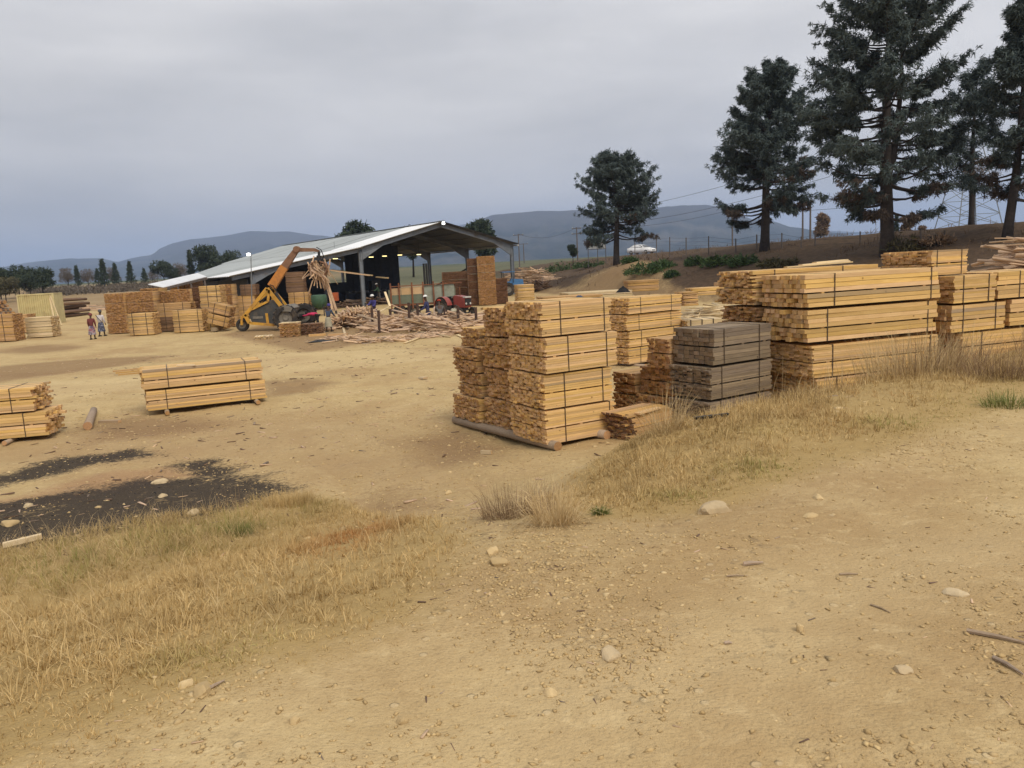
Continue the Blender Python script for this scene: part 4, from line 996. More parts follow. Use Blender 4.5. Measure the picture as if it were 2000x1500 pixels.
# the load of slabs held in the grapple
gl = thing('grapple_load', 'bunch of pale slab offcuts hanging in the loader grapple', 'offcuts', LO + lp(623, 530))
rs = random.Random(5)
for k in range(80):
    c = lp(622 + rs.gauss(0, 7), 526 + rs.uniform(-8, 10), rs.uniform(-.35, .35)) - lp(623, 530)
    if k < 30: d = Vector((rs.gauss(.1, .7), rs.uniform(-.5, .5), rs.uniform(-1.2, -.1))); l = rs.uniform(.35, .9)
    elif k < 66: d = Vector((rs.gauss(.42, .22), rs.uniform(-.3, .3), -1)); l = rs.uniform(.7, 1.7)
    else: d = Vector((rs.gauss(-.5, .3), rs.uniform(-.4, .4), rs.uniform(-1, -.5))); l = rs.uniform(.5, .9)
    d.normalize()
    b = MB(); b.beam(c - d * rs.uniform(.1, .35), c + d * l * .8, rs.uniform(.05, .13), rs.uniform(.018, .04), (rs.random(), rs.random(), .2), True, w2=rs.uniform(.03, .09)); b.build('slab', ['slab_wood', 'slab_wood'], gl)
for k, (x, y, x2, y2) in enumerate(((634, 545, 652, 607), (637, 545, 658, 606), (640, 560, 650, 604), (612, 548, 602, 574), (606, 534, 592, 545), (645, 528, 722, 538), (632, 505, 644, 540), (646, 506, 641, 535), (612, 500, 610, 520), (600, 512, 608, 525))):
    b = MB(); b.beam(lp(x, y, rs.uniform(-.2, .2)) - lp(623, 530), lp(x2, y2, rs.uniform(-.2, .2)) - lp(623, 530), .13 if k < 3 else .07, .05, (0, 1, .1), True); b.build('slab', ['slab_wood', 'slab_wood'], gl)
# ---------------- trailer
T0 = G(768, 622); TM = T0.y / F; TY = R(8)
tr = thing('farm_trailer', 'long green sided farm trailer with wooden stakes behind the offcut pile', 'trailer', T0, TY)
X = lambda px: (px - 768) * TM
H_ = lambda py: (622 - py) * TM
b = MB(); b.box((X(836), 1.0, .86), (X(905), 2.0, .12)); b.build('bed', 'rust', tr)
for k, (a, c) in enumerate(((768, 786), (787, 808), (809, 829))):
    b = MB(); b.box(((X(a) + X(c)) / 2, 0, 1.22), (X(c) - X(a), .05, .58)); b.build('side_panel', 'trailer_green', tr)
    b = MB(); b.box(((X(a) + X(c)) / 2, .02, 1.76), (X(c) - X(a), .04, .46)); b.build('side_board', 'pale_end', tr)
for k, (a, c) in enumerate(((831, 849), (850, 868), (869, 890))):
    b = MB(); b.box(((X(a) + X(c)) / 2, .05, 1.5), (X(c) - X(a), .05, 1.15)); b.build('front_panel', 'trailer_pale', tr)
b = MB(); b.box((X(768), 1.0, 1.3), (.05, 2.0, .8)); b.build('tail_board', 'trailer_green', tr)
b = MB(); b.box((X(829), 1.95, 1.4), (X(905) - X(770), .05, .9)); b.build('far_side', 'trailer_green', tr)
b = MB(); b.beam((X(768), -.06, 2.1), (X(905), -.06, 2.15), .06, .06); b.build('top_rail', 'rust', tr)
for px in (767, 783, 808, 829.5, 849.5, 868.5): MB().box((X(px), -.07, 1.45), (.10, .08, 1.75)).build('stake', 'rust', tr)
for px in (782, 810): wheel(tr, (X(px), .1, .42), .42, .24, 0, 12)
for px in (782, 810): wheel(tr, (X(px), 1.8, .42), .42, .24, 0, 12)
b = MB(); b.beam((X(760), .8, .5), (X(905), .8, .7), .12, .2); b.build('chassis', 'dark_steel', tr)
# ---------------- tractor, facing right and towards the viewer
K0 = G(893, 624); K0.y += 1.2; K0.x = at(891, 620, K0.y).x; K0.z = tz(K0.x, K0.y)
tk = thing('red_tractor', 'old red tractor with grey nose coupled to the trailer', 'tractor', K0, R(-48)); tk.scale = (.84, .84, .84)
b = MB(); P_ = [(.2, .85), (.2, 1.62), (.35, 1.72), (1.25, 1.60), (1.48, 1.50), (1.52, .95), (1.45, .8)]
b.prism(P_, -.33, .33); b.build('bonnet', 'red_paint', tk)
b = MB(); b.box((1.53, 0, 1.2), (.06, .56, .5)); b.build('grille', 'dark_steel', tk); b = MB(); b.box((1.42, 0, 1.57), (.3, .6, .10)); b.build('nose_cap', 'light_grey_paint', tk)
for y in (-.2, .2): MB().lathe((1.55, y, 1.10), [(.0, .03), (.075, .02), (.085, -.03)], 'x', 12).build('headlight', 'light_grey_paint', tk)
wheel(tk, (-.55, -.75, .78), .78, .42, 0, 18, 'rear_wheel'); wheel(tk, (-.55, .75, .78), .78, .42, 0, 18, 'rear_wheel')
wheel(tk, (1.25, -.62, .40), .40, .2, .1, 12, 'front_wheel'); wheel(tk, (1.25, .62, .40), .40, .2, .1, 12, 'front_wheel')
for y in (-.75, .75):
    b = MB(); b.lathe((-.55, y, .78), [(.86, -.22), (.88, -.22), (.88, .22), (.86, .22)], 'y', 24); b.f = [f_ for f_ in b.f if sum(b.v[i][2] for i in f_) / 4 > .95]; b.m = [0] * len(b.f); b.build('fender', 'red_paint', tk)
b = MB(); b.box((.3, 0, .78), (2.0, .45, .4)); b.build('engine_block', 'dark_steel', tk)
b = MB(); b.box((-.55, 0, 1.15), (.45, .5, .12)); b.box((-.78, 0, 1.4), (.08, .5, .45)); b.build('seat', 'black_plastic', tk)
b = MB(); b.tube([(.1, 0, 1.2), (-.08, 0, 1.62)], .03, 8); b.lathe((-.1, 0, 1.64), [(.19, -.015), (.22, 0), (.19, .015)], 'z', 18); b.build('steering_wheel', 'black_plastic', tk)
b = MB(); b.tube([(.75, -.1, 1.6), (.75, -.1, 2.35)], .035, 8); b.build('exhaust', 'rust', tk)
b = MB(); b.tube([(1.25, -.62, .40), (1.25, .62, .40)], .05, 8); b.build('front_axle', 'dark_steel', tk)
# small blue tractor far behind
K1 = at(1003, 572, 74); K1.z = tz(K1.x, K1.y)
t2 = thing('blue_tractor', 'small blue tractor half hidden behind the right shed column', 'tractor', K1, R(10))
MB().prism([(-.9, .7), (-.9, 1.3), (-.3, 1.35), (-.2, 1.6), (.9, 1.5), (1.0, .8)], -.35, .35).build('body', 'blue_paint', t2)
MB().box((-.5, 0, 2.25), (1.2, 1.2, .08)).build('canopy', 'blue_paint', t2)
for x in (-1.0, -.05):
    for y in (-.5, .5): MB().beam((x, y, 1.2), (x, y, 2.22), .05, .05).build('canopy_post', 'dark_steel', t2)
for y in (-.6, .6): wheel(t2, (-.6, y, .62), .62, .35, 0, 14, 'rear_wheel'); wheel(t2, (.75, y, .38), .38, .2, 0, 10, 'front_wheel')
# ---------------- container
C0 = at(40, 633, 64); C0.z = tz(C0.x, C0.y) - .02; CY = R(14)
ct = thing('shipping_container', 'beige ribbed shipping container with leaning props on the left', 'container', C0, CY)
CL, CW, CH = 2.72, 2.4, 2.62
b = MB(); n = 17; V = []; 
for i in range(n * 4 + 1):
    x = CL * i / (n * 4); dpt = (0, 0, .09, .09)[i % 4]
    V += [(x, dpt, .12), (x, dpt, CH - .1)]
b.add(V, [(2 * i, 2 * i + 2, 2 * i + 3, 2 * i + 1) for i in range(n * 4)]); b.build('ribbed_side', 'container_paint', ct)
for (c_, d_) in (((CL / 2, CW / 2, CH - .05), (CL, CW, .1)), ((CL / 2, CW / 2, .06), (CL, CW, .12))): MB().box(c_, d_).build('frame_rail', 'container_paint', ct)
for x in (.04, CL - .04):
    for y in (.04, CW - .04): MB().box((x, y, CH / 2), (.1, .1, CH - .2)).build('corner_post', 'container_paint', ct)
for k in range(2): MB().box((CL - .02, .6 + 1.17 * k, CH / 2), (.04, 1.13, CH - .24)).build('door', 'container_paint', ct)
MB().box((CL / 2, CW - .03, CH / 2), (CL - .1, .03, CH - .2)).build('back_side', 'container_paint', ct)
MB().box((.02, CW / 2, CH / 2), (.03, CW - .1, CH - .2)).build('end_side', 'container_paint', ct)
for k, (px, py, px2, py2) in enumerate(((98, 578, 119, 628), (97, 582, 108, 632))):
    a = at(px, py, 63); c = at(px2, py2, 62); c.z = tz(c.x, c.y)
    tag(MB().beam(a, c, .1, .1, ends=True).build('prop', list(PALE)), ['outer', 'inner'][k] + ' timber prop leaning on the beige container', 'timber', 'props on the container')
# ---------------- white car on the far road
CP = at(1253, 493, 118); CP.z = tz(CP.x, CP.y) + .05
car = thing('white_car', 'white sedan car driving on the raised road', 'car', CP, R(-46))
def carbody(b, prof, wf):
    V = []; 
    for x, z0, z1, w in prof: V += [(x, -w, z0), (x, -w * .97, (z0 + z1) / 2), (x, -w * wf, z1), (x, w * wf, z1), (x, w * .97, (z0 + z1) / 2), (x, w, z0)]
    n = len(prof); Fc = [(i * 6 + k, i * 6 + (k + 1) % 6, (i + 1) * 6 + (k + 1) % 6, (i + 1) * 6 + k) for i in range(n - 1) for k in range(6)]
    Fc += [tuple(range(6))[::-1], tuple((n - 1) * 6 + k for k in range(6))]
    return b.add(V, Fc)
carbody(MB(), [(-2.2, .45, .8, .70), (-2.1, .32, .98, .82), (-1.5, .25, 1.02, .86), (0, .22, .98, .87), (1.0, .22, .95, .87), (1.8, .28, .84, .84), (2.15, .34, .72, .78), (2.22, .4, .62, .68)], .94).build('body', 'car_white', car, True)
cab = carbody(MB(), [(-1.75, .98, 1.02, .78), (-1.1, .98, 1.42, .78), (-.2, .97, 1.47, .78), (.35, .96, 1.40, .78), (1.15, .93, .96, .78)], .76).build('cabin', 'car_white', car)
for s_ in (-1, 1):
    for q in (((-1.55, 1.03), (-.95, 1.03), (-.95, 1.38), (-1.12, 1.36)), ((-.85, 1.02), (-.05, 1.01), (-.05, 1.40), (-.85, 1.38)), ((.03, 1.01), (.85, 1.0), (.32, 1.35), (.03, 1.39))):
        V = [(x_, s_ * (.80 - (z_ - .98) * .38), z_) for x_, z_ in q]; V += [(x_, y_ - s_ * .03, z_) for x_, y_, z_ in V]
        MB().add(V, [(0, 1, 2, 3), (7, 6, 5, 4), (0, 4, 5, 1), (1, 5, 6, 2), (2, 6, 7, 3), (3, 7, 4, 0)]).build('side_window', 'car_glass', cab)
MB().add([(1.12, -.70, 1.0), (1.12, .70, 1.0), (.42, .56, 1.40), (.42, -.56, 1.40)], [(0, 1, 2, 3)]).build('windscreen', 'car_glass', cab)
MB().add([(-1.74, -.68, 1.05), (-1.74, .68, 1.05), (-1.16, .56, 1.42), (-1.16, -.56, 1.42)], [(0, 3, 2, 1)]).build('rear_window', 'car_glass', cab)
for x in (-1.35, 1.35):
    for y in (-.76, .76): wheel(car, (x, y, .32), .32, .2, 0, 0)
for y in (-.58, .58): MB().box((2.12, y, .68), (.12, .3, .14)).build('headlight', 'light_grey_paint', car)
MB().box((2.2, 0, .55), (.06, .8, .14)).build('grille', 'black_plastic', car)
for s_ in (-1, 1): MB().box((.85, s_ * .95, 1.02), (.14, .16, .1)).build('mirror', 'car_white', car)

# ------------------------------------------------------------------ people
def person(label, p, yaw, h=1.62, bend=0.0, top='navy_cloth', bottom='trousers', bmat='grey_cloth', head='scarf', hmat='black_cloth', arms=(.1, .1), reach=0.0, stride=.08, legs_mat='skin'):
    t = thing('person', label, 'person', p, yaw)
    cb, sb = math.cos(bend), math.sin(bend)
    hip = Vector((0, 0, .51 * h)); T = lambda a: hip + Vector((0, sb, cb)) * (a * h)
    def sk(name, J, E, mat, sub=1, parent=t):
        me = bpy.data.meshes.new(name); me.from_pydata([tuple(q[0]) for q in J], E, [])
        o = link(name, me, mat, parent); md = o.modifiers.new('skin', 'SKIN'); md.use_smooth_shade = True
        for i, q in enumerate(J):
            r = q[1] * h; s = me.skin_vertices[0].data[i]; s.radius = (r, r * (q[2] if len(q) > 2 else 1)); s.use_root = (i == 0)
        o.modifiers.new('sub', 'SUBSURF').levels = sub; o.modifiers['sub'].render_levels = sub
        return o
    hd = T(.41) + Vector((0, .015, .02 * (1 - sb))) * h
    face = Vector((0, cb, -sb)) if bend < 1 else Vector((0, .5, -.8))
    up = Vector((0, sb, cb))
    J = [(hip, .075, .8), (T(.12), .068, .8), (T(.24), .080, .7), (T(.315), .040), (T(.36), .032), (hd, .048), (hd + up * .055 * h, .050), (hd + up * .095 * h, .030), (hd + face * .058 * h + up * .01 * h, .010)]
    E = [(0, 1), (1, 2), (2, 3), (3, 4), (4, 5), (5, 6), (6, 7), (5, 8)]
    Jt = [(T(-.02), .085, .85), (T(.12), .080, .85), (T(.25), .090, .75), (T(.315), .050)]; Et = [(0, 1), (1, 2), (2, 3)]
    for s_, ar in ((-1, arms[0]), (1, arms[1])):
        sh_ = T(.285) + Vector((s_ * .105, 0, 0)) * h
        dn = Vector((s_ * .12, math.sin(ar + bend * .2), -math.cos(ar + bend * .2))).normalized(); el = sh_ + dn * .165 * h
        dn2 = Vector((-s_ * .05, math.sin(ar + .35 + reach), -math.cos(ar + .35 + reach))).normalized(); wr = el + dn2 * .145 * h; hn = wr + dn2 * .035 * h
        k = len(J); J += [(sh_, .036), (el, .026), (wr, .018), (hn, .020, .6)]; E += [(2, k), (k, k + 1), (k + 1, k + 2), (k + 2, k + 3)]
        for f_ in range(4):
            J.append((hn + dn2 * (.052 - .006 * abs(f_ - 1.4)) * h + Vector((0, (f_ - 1.5) * .012, 0)) * h, .0055)); E.append((k + 3, len(J) - 1))
        J.append((hn + dn2 * .022 * h + Vector((-s_ * .015, .022, 0)) * h, .006)); E.append((k + 3, len(J) - 1))
        k = len(Jt); Jt += [(sh_, .046), (el, .037), (wr, .029)]; Et += [(2, k), (k, k + 1), (k + 1, k + 2)]
    Jb = [(hip + Vector((0, 0, .02 * h)), .088, .85)]; Eb = []
    for s_ in (-1, 1):
        hp = hip + Vector((s_ * .05, 0, -.02 * h)); kn = Vector((s_ * .055 * h, s_ * stride * .5 * h + .02, .28 * h)); an_ = Vector((s_ * .055 * h, s_ * stride * h, .045 * h)); to = an_ + Vector((s_ * .012, .085, -.028)) * h
        k = len(J); J += [(hp, .055), (kn, .038), (an_, .025), (to, .020, .6)]; E += [(0, k), (k, k + 1), (k + 1, k + 2), (k + 2, k + 3)]
        k = len(Jb); Jb += [(hp, .066), (kn, .050), (an_ + Vector((0, 0, .01)), .042)]; Eb += [(0, k), (k, k + 1), (k + 1, k + 2)]
        b = MB(); b.box(an_ + Vector((s_ * .004, .03, -.022)) * h, (.06 * h, .155 * h, .045 * h), None, False, .8); b.build('shoe', 'black_cloth', t)
    sk('body', J, E, 'skin'); sk('jacket', Jt, Et, top)
    if bottom == 'skirt':
        b = MB(); n = 18; V = []
        for i, (z, r) in enumerate(((.54, .085), (.50, .105), (.38, .120), (.26, .135), (.19, .145))):
            for k in range(n):
                q = 2 * math.pi * k / n; w_ = 1 + (.06 * math.sin(q * 5 + i) if i > 1 else 0); V.append((math.cos(q) * r * h * w_, math.sin(q) * r * h * .85 * w_, z * h))
        b.add(V, [(i * n + k, i * n + (k + 1) % n, (i + 1) * n + (k + 1) % n, (i + 1) * n + k) for i in range(4) for k in range(n)]); b.build('skirt', bmat, t, True)
    else: sk('trousers', Jb, Eb, bmat)
    top_ = hd + up * .055 * h
    rot = np.array(Matrix.Rotation(-min(bend, 1.2), 3, 'X'))
    b = MB(); prof = {'scarf': [(.066, -.03), (.070, .0), (.064, .04), (.040, .066), (0, .072)], 'helmet': [(.085, .018), (.068, .022), (.066, .045), (.045, .072), (0, .08)], 'cap': [(.070, .01), (.068, .04), (.05, .066), (0, .074)]}[head]
    b.lathe((0, 0, 0), [(r * h, z_ * h) for r, z_ in prof], 'z', 14); b.v = [tuple(rot @ np.array(v) + np.array(top_) - np.array(up) * .015 * h - np.array(face) * .008 * h) for v in b.v]; b.build({'scarf': 'head_scarf', 'helmet': 'helmet', 'cap': 'hat'}[head], hmat, t, True)
    return t
person('person in a maroon top and floral skirt walking away, left of two', G(182, 663), R(12), 1.52, .06, 'maroon_cloth', 'skirt', 'floral_cloth', 'scarf', 'maroon_cloth', (.1, .2))
w2 = person('person in a white top and dark check skirt beside the maroon one', G(200, 657), R(-8), 1.62, .05, 'white_cloth', 'skirt', 'checked_cloth', 'scarf', 'grey_cloth', (.15, .1))
b = MB(); b.tube([(-.17, -.16, 1.36), (0, -.20, 1.15), (.17, -.14, .92)], .02, 6); b.build('bag_strap', 'black_cloth', w2)
person('person in a blue jacket and pale skirt standing by the offcut pile', G(643, 648), R(-20), 1.55, .25, 'steel_blue_cloth', 'skirt', 'khaki_cloth', 'scarf', 'indigo_cloth', (.3, .4), .3)
person('person in pink bending deep down beside the loader wheel', G(622, 640), R(70), 1.6, 1.45, 'pink_cloth', 'trousers', 'black_cloth', 'scarf', 'black_cloth', (.9, .9), .3)
person('worker in blue overalls and white helmet beside the shed column', G(733, 628), R(150), 1.68, .15, 'indigo_cloth', 'trousers', 'indigo_cloth', 'helmet', 'white_helmet', (.4, .6), .6)
person('worker in dark clothes and white helmet standing before the trailer', G(838, 639), R(80), 1.72, .12, 'navy_cloth', 'trousers', 'navy_cloth', 'helmet', 'white_helmet', (.3, .4), .4)
person('hunched worker in a grey jacket with red hat and tan trousers', G(862, 645), R(10), 1.66, .5, 'grey_cloth', 'trousers', 'tan_cloth', 'cap', 'red_hat', (.7, .7), .5)
person('worker in pale grey bent over in front of the tractor', G(886, 640), R(-10), 1.6, 1.2, 'khaki_cloth', 'trousers', 'grey_cloth', 'cap', 'grey_cloth', (.9, .8), .3)
person('worker in pale green far back under the shed', S(2.6, 2.2, SZ), R(100), 1.65, .2, 'green_machine', 'trousers', 'grey_cloth', 'helmet', 'white_helmet', (.6, .6), .5)

# ------------------------------------------------------------------ trees
def needles(P, D, size, n, wid, rs, droop=.3):
    """tufts at P pointing along D: n narrow triangles each"""
    P = np.repeat(np.asarray(P), n, 0); D = np.repeat(np.asarray(D), n, 0); m = len(P)
    d = D * .55 + rs.normal(0, .55, (m, 3)); d[:, 2] -= droop
    d /= np.linalg.norm(d, axis=1)[:, None] + 1e-9
    side = np.cross(d, rs.normal(0, 1, (m, 3))); side /= np.linalg.norm(side, axis=1)[:, None] + 1e-9
    l = size * rs.uniform(.6, 1.25, (m, 1)); w = wid * rs.uniform(.6, 1.3, (m, 1))
    P = P + rs.normal(0, size * .22, (m, 3))
    V = np.stack([P - side * w * .5, P + side * w * .5, P + d * l + side * w * .18, P + d * l - side * w * .18], 1).reshape(-1, 3)
    return V, (np.arange(m)[:, None] * 4 + np.arange(4)[None])
def pine(label, base, H, prof, lean=(0, 0), nl=70, sub=8, tufts=5, n=9, size=.34, wid=.05, trunk_r=.35, dead=.0, crown0=.25, group='tall pines along the road', seed=1, dead_side=0.0, mat='pine_needles', name='pine_tree', fork=None):
    """prof: list of (height fraction, radius)"""
    rs = np.random.default_rng(seed); base = Vector(base)
    t = thing(name, label, 'tree', base, 0, group)
    hf = [p[0] for p in prof]; rf = [p[1] for p in prof]
    def axis_(f): return np.array([lean[0] * f + .12 * math.sin(f * 5 + seed), lean[1] * f + .1 * math.cos(f * 4 + seed), H * f])
    b = MB(); fs = np.linspace(0, .97, 14); b.tube([Vector(axis_(f)) - Vector((0, 0, .4 if f == 0 else 0)) for f in fs], [trunk_r * ((1 - f) ** .8 + .05) * (1.25 if f == 0 else 1) for f in fs], 10); b.build('trunk', 'pine_bark', t, True)
    if fork:
        b = MB(); f0, dx, dy = fork; pts = [axis_(f0), axis_(f0 + .08) + np.array([dx * .5, dy * .5, 0]), axis_(.6) + np.array([dx, dy, 0]), axis_(.9) + np.array([dx * .8, dy * .8, 0])]
        b.tube([Vector(p) for p in pts], [trunk_r * .55, trunk_r * .5, trunk_r * .32, .03], 8); b.build('trunk', 'pine_bark', t, True)
    lb = MB(); P = []; D = []; Q = []; E_ = []
    for i in range(nl):
        f = crown0 + (.985 - crown0) * ((i + rs.random()) / nl) ** .9
        rad = np.interp(f, hf, rf) * rs.uniform(.74, 1.16)
        a = rs.uniform(0, 2 * math.pi); up = np.interp(f, [crown0, .5, 1], [-.12, .22, .9]) + rs.normal(0, .12)
        o = axis_(f); dr = np.array([math.cos(a), math.sin(a), up]); dr /= np.linalg.norm(dr)
        pts = []
        for q in np.linspace(0, 1, 6):
            pts.append(o + dr * rad * q + np.array([0, 0, (-.18 * math.sin(q * math.pi) + .10 * q * q) * rad * .6]))
        r0 = trunk_r * .26 * (1 - f * .7) + .012
        lb.tube([Vector(p) for p in pts], [r0 * (1 - q * .85) for q in np.linspace(0, 1, 6)], 5, False)
        isdead = rs.random() < dead * np.interp(f, [crown0, crown0 + .12, crown0 + .24], [1.3, 1.0, 0]) + dead_side * max(0, math.cos(a)) * (f < crown0 + .25)
        bare = f < crown0 + .06
        for s_ in range(sub if f > crown0 + .2 else int(sub * .6)):
            q = rs.uniform(.30 if not bare else .6, 1.0); k = min(4, int(q * 5)); p = pts[k] + (pts[k + 1] - pts[k]) * (q * 5 - k)
            an = rs.choice((-1, 1)) * rs.uniform(.3, 1.1); c, sn = math.cos(an), math.sin(an)
            d2 = np.array([dr[0] * c - dr[1] * sn, dr[0] * sn + dr[1] * c, dr[2] * .6 + rs.normal(.1, .2)]); d2 /= np.linalg.norm(d2)
            l2 = max(.35, rad * rs.uniform(.16, .34))
            if s_ % 2 == 0: lb.tube([Vector(p), Vector(p + d2 * l2)], [r0 * .3, .008], 4, False)
            for u in np.linspace(.35, 1.05, tufts):
                (Q if isdead else P).append(p + d2 * l2 * u + rs.normal(0, .10, 3)); (E_ if isdead else D).append(d2)
    lb.build('limbs', 'pine_bark', t)
    for pp, dd, nm, mt in ((P, D, 'crown', mat), (Q, E_, 'dead_foliage', 'dead_needles')):
        if len(pp):
            V, Fc = needles(pp, dd, size, n, wid, rs, .55); link(nm, np_mesh(nm, V, Fc), mt, t)
    return t
def pxprof(base_py, items, m, H):
    return [((base_py - y) * m / H, hw * m * .80) for y, hw in items]
B1 = G(1732, 497); m = B1.y / F; H1 = 515 * m
pine('tallest broad pine on the right, its top cut by the picture edge', B1, H1 * 1.03, pxprof(497, [(440, 60), (410, 105), (370, 150), (330, 165), (280, 165), (220, 152), (160, 145), (110, 138), (60, 118), (20, 75), (-12, 20)], m, H1), (-.2, 0), 130, 14, 8, 11, .25, .06, .40, .22, .14, seed=3, fork=(.26, .95, .2))
B2 = G(1490, 490); m = B2.y / F; H2 = 368 * m
pine('rounded dark pine with a curved trunk left of the tallest pine', B2, H2 * .92, pxprof(490, [(425, 75), (395, 105), (350, 118), (300, 112), (250, 98), (200, 78), (160, 50), (125, 12)], m, H2), (.75, 0), 120, 14, 8, 11, .25, .06, .36, .2, .19, seed=8, dead_side=.2)
B3 = at(1206, 498, 74); B3.z = tz(B3.x, B3.y); m = B3.y / F; H3 = 208 * m
pine('smaller lone pine with a bare trunk in the middle right', B3, H3 * .97, pxprof(498, [(440, 66), (415, 92), (385, 90), (350, 76), (320, 52), (290, 11)], m, H3), (-.1, 0), 95, 11, 7, 10, .25, .065, .30, .12, .24, seed=5)
B4 = G(1966, 465); m = B4.y / F; H4 = 448 * m
pine('thin tall pine at the right picture edge', B4, H4, pxprof(465, [(400, 60), (350, 85), (290, 92), (220, 88), (150, 75), (90, 52), (15, 10)], m, H4), (.9, 0), 85, 11, 7, 11, .25, .06, .26, .3, .16, seed=13)
B5 = G(1885, 470); B5.y += 9; B5 = Vector((at(1893, 455, B5.y).x, B5.y, 0)); B5.z = tz(B5.x, B5.y)
pine('slim pine standing behind, between tallest pine and edge pine', B5, 11.0, [(.2, 1.4), (.45, 2.0), (.7, 1.5), (.9, .8), (1, .1)], (.2, 0), 45, 7, 5, 11, .34, .05, .2, .5, .2, seed=21)
# small far trees seen behind things; base, top and half width are what the photograph shows
def far_tree(label, px, base, top, hw, Y, kind='round', mat='far_leaves', seed=0, group='far trees beyond the yard'):
    m = Y / F; p = at(px, base, Y); p.z = min(p.z, tz(p.x, p.y)) if abs(p.z - tz(p.x, p.y)) < 6 else p.z
    gz_ = tz(p.x, p.y); H = at(px, top, Y).z - gz_; p.z = gz_; W = hw * m
    rs = np.random.default_rng(seed + 100)
    t = thing('far_tree', label, 'tree', p, 0, group)
    MB().tube([(0, 0, -.3), (.02 * H, 0, H * .5), (0, 0, H * .92)], [.02 * H, .014 * H, .004 * H], 7).build('trunk', 'pine_bark', t, True)
    if kind == 'cone':
        k = 260; f = rs.random(k) ** .75; a = rs.uniform(0, 6.283, k); tier = .72 + .28 * np.sin(f * 40); r = (1.03 - f) * W * tier * np.sqrt(rs.uniform(.25, 1, k))
        P = np.stack([np.cos(a) * r, np.sin(a) * r, (.06 + .93 * f) * H], 1); D = np.stack([np.cos(a), np.sin(a), -.2 + 0 * a], 1)
        V, Fc = needles(P, D, H * .07, 7, H * .022, rs)
    else:
        lobes = [(rs.uniform(-.6, .6) * W, rs.uniform(-.6, .6) * W, H * rs.uniform(.38, .86), W * rs.uniform(.30, .52)) for _ in range(16)]
        lobes += [(0, 0, H * .82, W * .42), (0, 0, H * .6, W * .6)]
        P = []
        for (x, y, z, r) in lobes:
            q = rs.normal(0, 1, (46, 3)); q /= np.linalg.norm(q, axis=1)[:, None]; P.append(np.array([x, y, z]) + q * r * rs.uniform(.6, 1.05, (46, 1)) * np.array([1, 1, .75]))
        P = np.concatenate(P); P = P[P[:, 2] < H * 1.02]; D = rs.normal(0, 1, P.shape)
        V, Fc = needles(P, D, H * .07, 6, H * (.022 if mat != 'far_bare' else .008), rs)
        lb = MB()
        for (x, y, z, r) in lobes[:9]: lb.tube([(0, 0, H * .3), (x * .6, y * .6, z * .8), (x, y, z)], [.012 * H, .008 * H, .003 * H], 5, False)
        lb.build('limbs', 'pine_bark', t)
    link('crown', np_mesh('crown', V, Fc), mat, t)
    return t
FT = [('pine crown rising behind the shed roof, left of the ridge peak', 692, 500, 424, 40, 150, 'round', 'far_leaves'),
      ('tiny tree tuft poking over the ridge left of the flood lamp', 805, 500, 429, 9, 150, 'round', 'far_leaves'),
      ('leafy round tree behind the right roof slope', 936, 505, 421, 33, 140, 'round', 'far_leaves'),
      ('big dark round tree behind the left roof slope', 418, 560, 474, 34, 190, 'round', 'far_leaves'),
      ('dark round tree right beside the big one behind the roof', 455, 560, 486, 26, 185, 'round', 'far_leaves'),
      ('slim pointed conifer left of the big dark tree', 377, 562, 489, 9, 190, 'cone', 'far_leaves'),
      ('bushy dark tree behind the annex roof', 322, 562, 508, 22, 200, 'round', 'far_leaves'),
      ('lower bushy tree right of the annex tree', 342, 562, 522, 16, 200, 'round', 'far_leaves'),
      ('small conifer left of the annex tree', 285, 564, 524, 12, 210, 'cone', 'far_leaves'),
      ('tiered conifer in the middle of the left tree line', 258, 565, 510, 12, 205, 'cone', 'far_leaves'),
      ('conifer with a leaning tip in the left tree line', 229, 566, 514, 12, 210, 'cone', 'far_leaves'),
      ('tallest conifer of the left tree line', 206, 567, 505, 13, 205, 'cone', 'far_leaves'),
      ('broad conifer left of the tallest one', 194, 567, 524, 13, 208, 'cone', 'far_leaves'),
      ('narrow dark conifer among bare trees on the left', 154, 568, 519, 9, 215, 'cone', 'far_leaves'),
      ('bare brown tree left of the narrow conifer', 135, 568, 522, 20, 225, 'round', 'far_bare'),
      ('bare brown tree right of the narrow conifer', 174, 568, 524, 18, 225, 'round', 'far_bare'),
      ('bare brown tree between the conifers', 222, 568, 522, 16, 225, 'round', 'far_bare'),
      ('bare brown tree behind the annex trees', 355, 562, 512, 20, 225, 'round', 'far_bare'),
      ('bare brown tree left of the annex trees', 300, 565, 530, 16, 230, 'round', 'far_bare'),
      ('dark tree at the right end of the left wood', 84, 575, 517, 22, 150, 'round', 'far_leaves'),
      ('highest dark tree of the left wood', 38, 578, 514, 30, 150, 'round', 'far_leaves'),
      ('dark tree in the left wood before the highest one', 60, 580, 532, 26, 140, 'round', 'far_leaves'),
      ('dark tree of the left wood at the picture edge', 2, 582, 516, 30, 145, 'round', 'far_leaves'),
      ('lower shrubby tree at the left picture edge', 12, 588, 540, 28, 130, 'round', 'shrub_leaves'),
      ('pale autumn tree right of the curved pine trunk', 1602, 480, 410, 15, 170, 'round', 'autumn_leaves'),
      ('brownish small tree right of the tallest pine trunk', 1772, 470, 414, 15, 150, 'round', 'autumn_leaves'),
      ('small dark tree just right of the tallest pine trunk', 1750, 470, 420, 9, 150, 'cone', 'far_leaves'),
      ('little round autumn bush right of the brown tree', 1800, 465, 438, 8, 140, 'round', 'autumn_leaves'),
      ('small dark shrub tree left of the signboard', 1119, 512, 474, 9, 120, 'round', 'far_leaves')]
for k, a in enumerate(FT): far_tree(*a, seed=k)
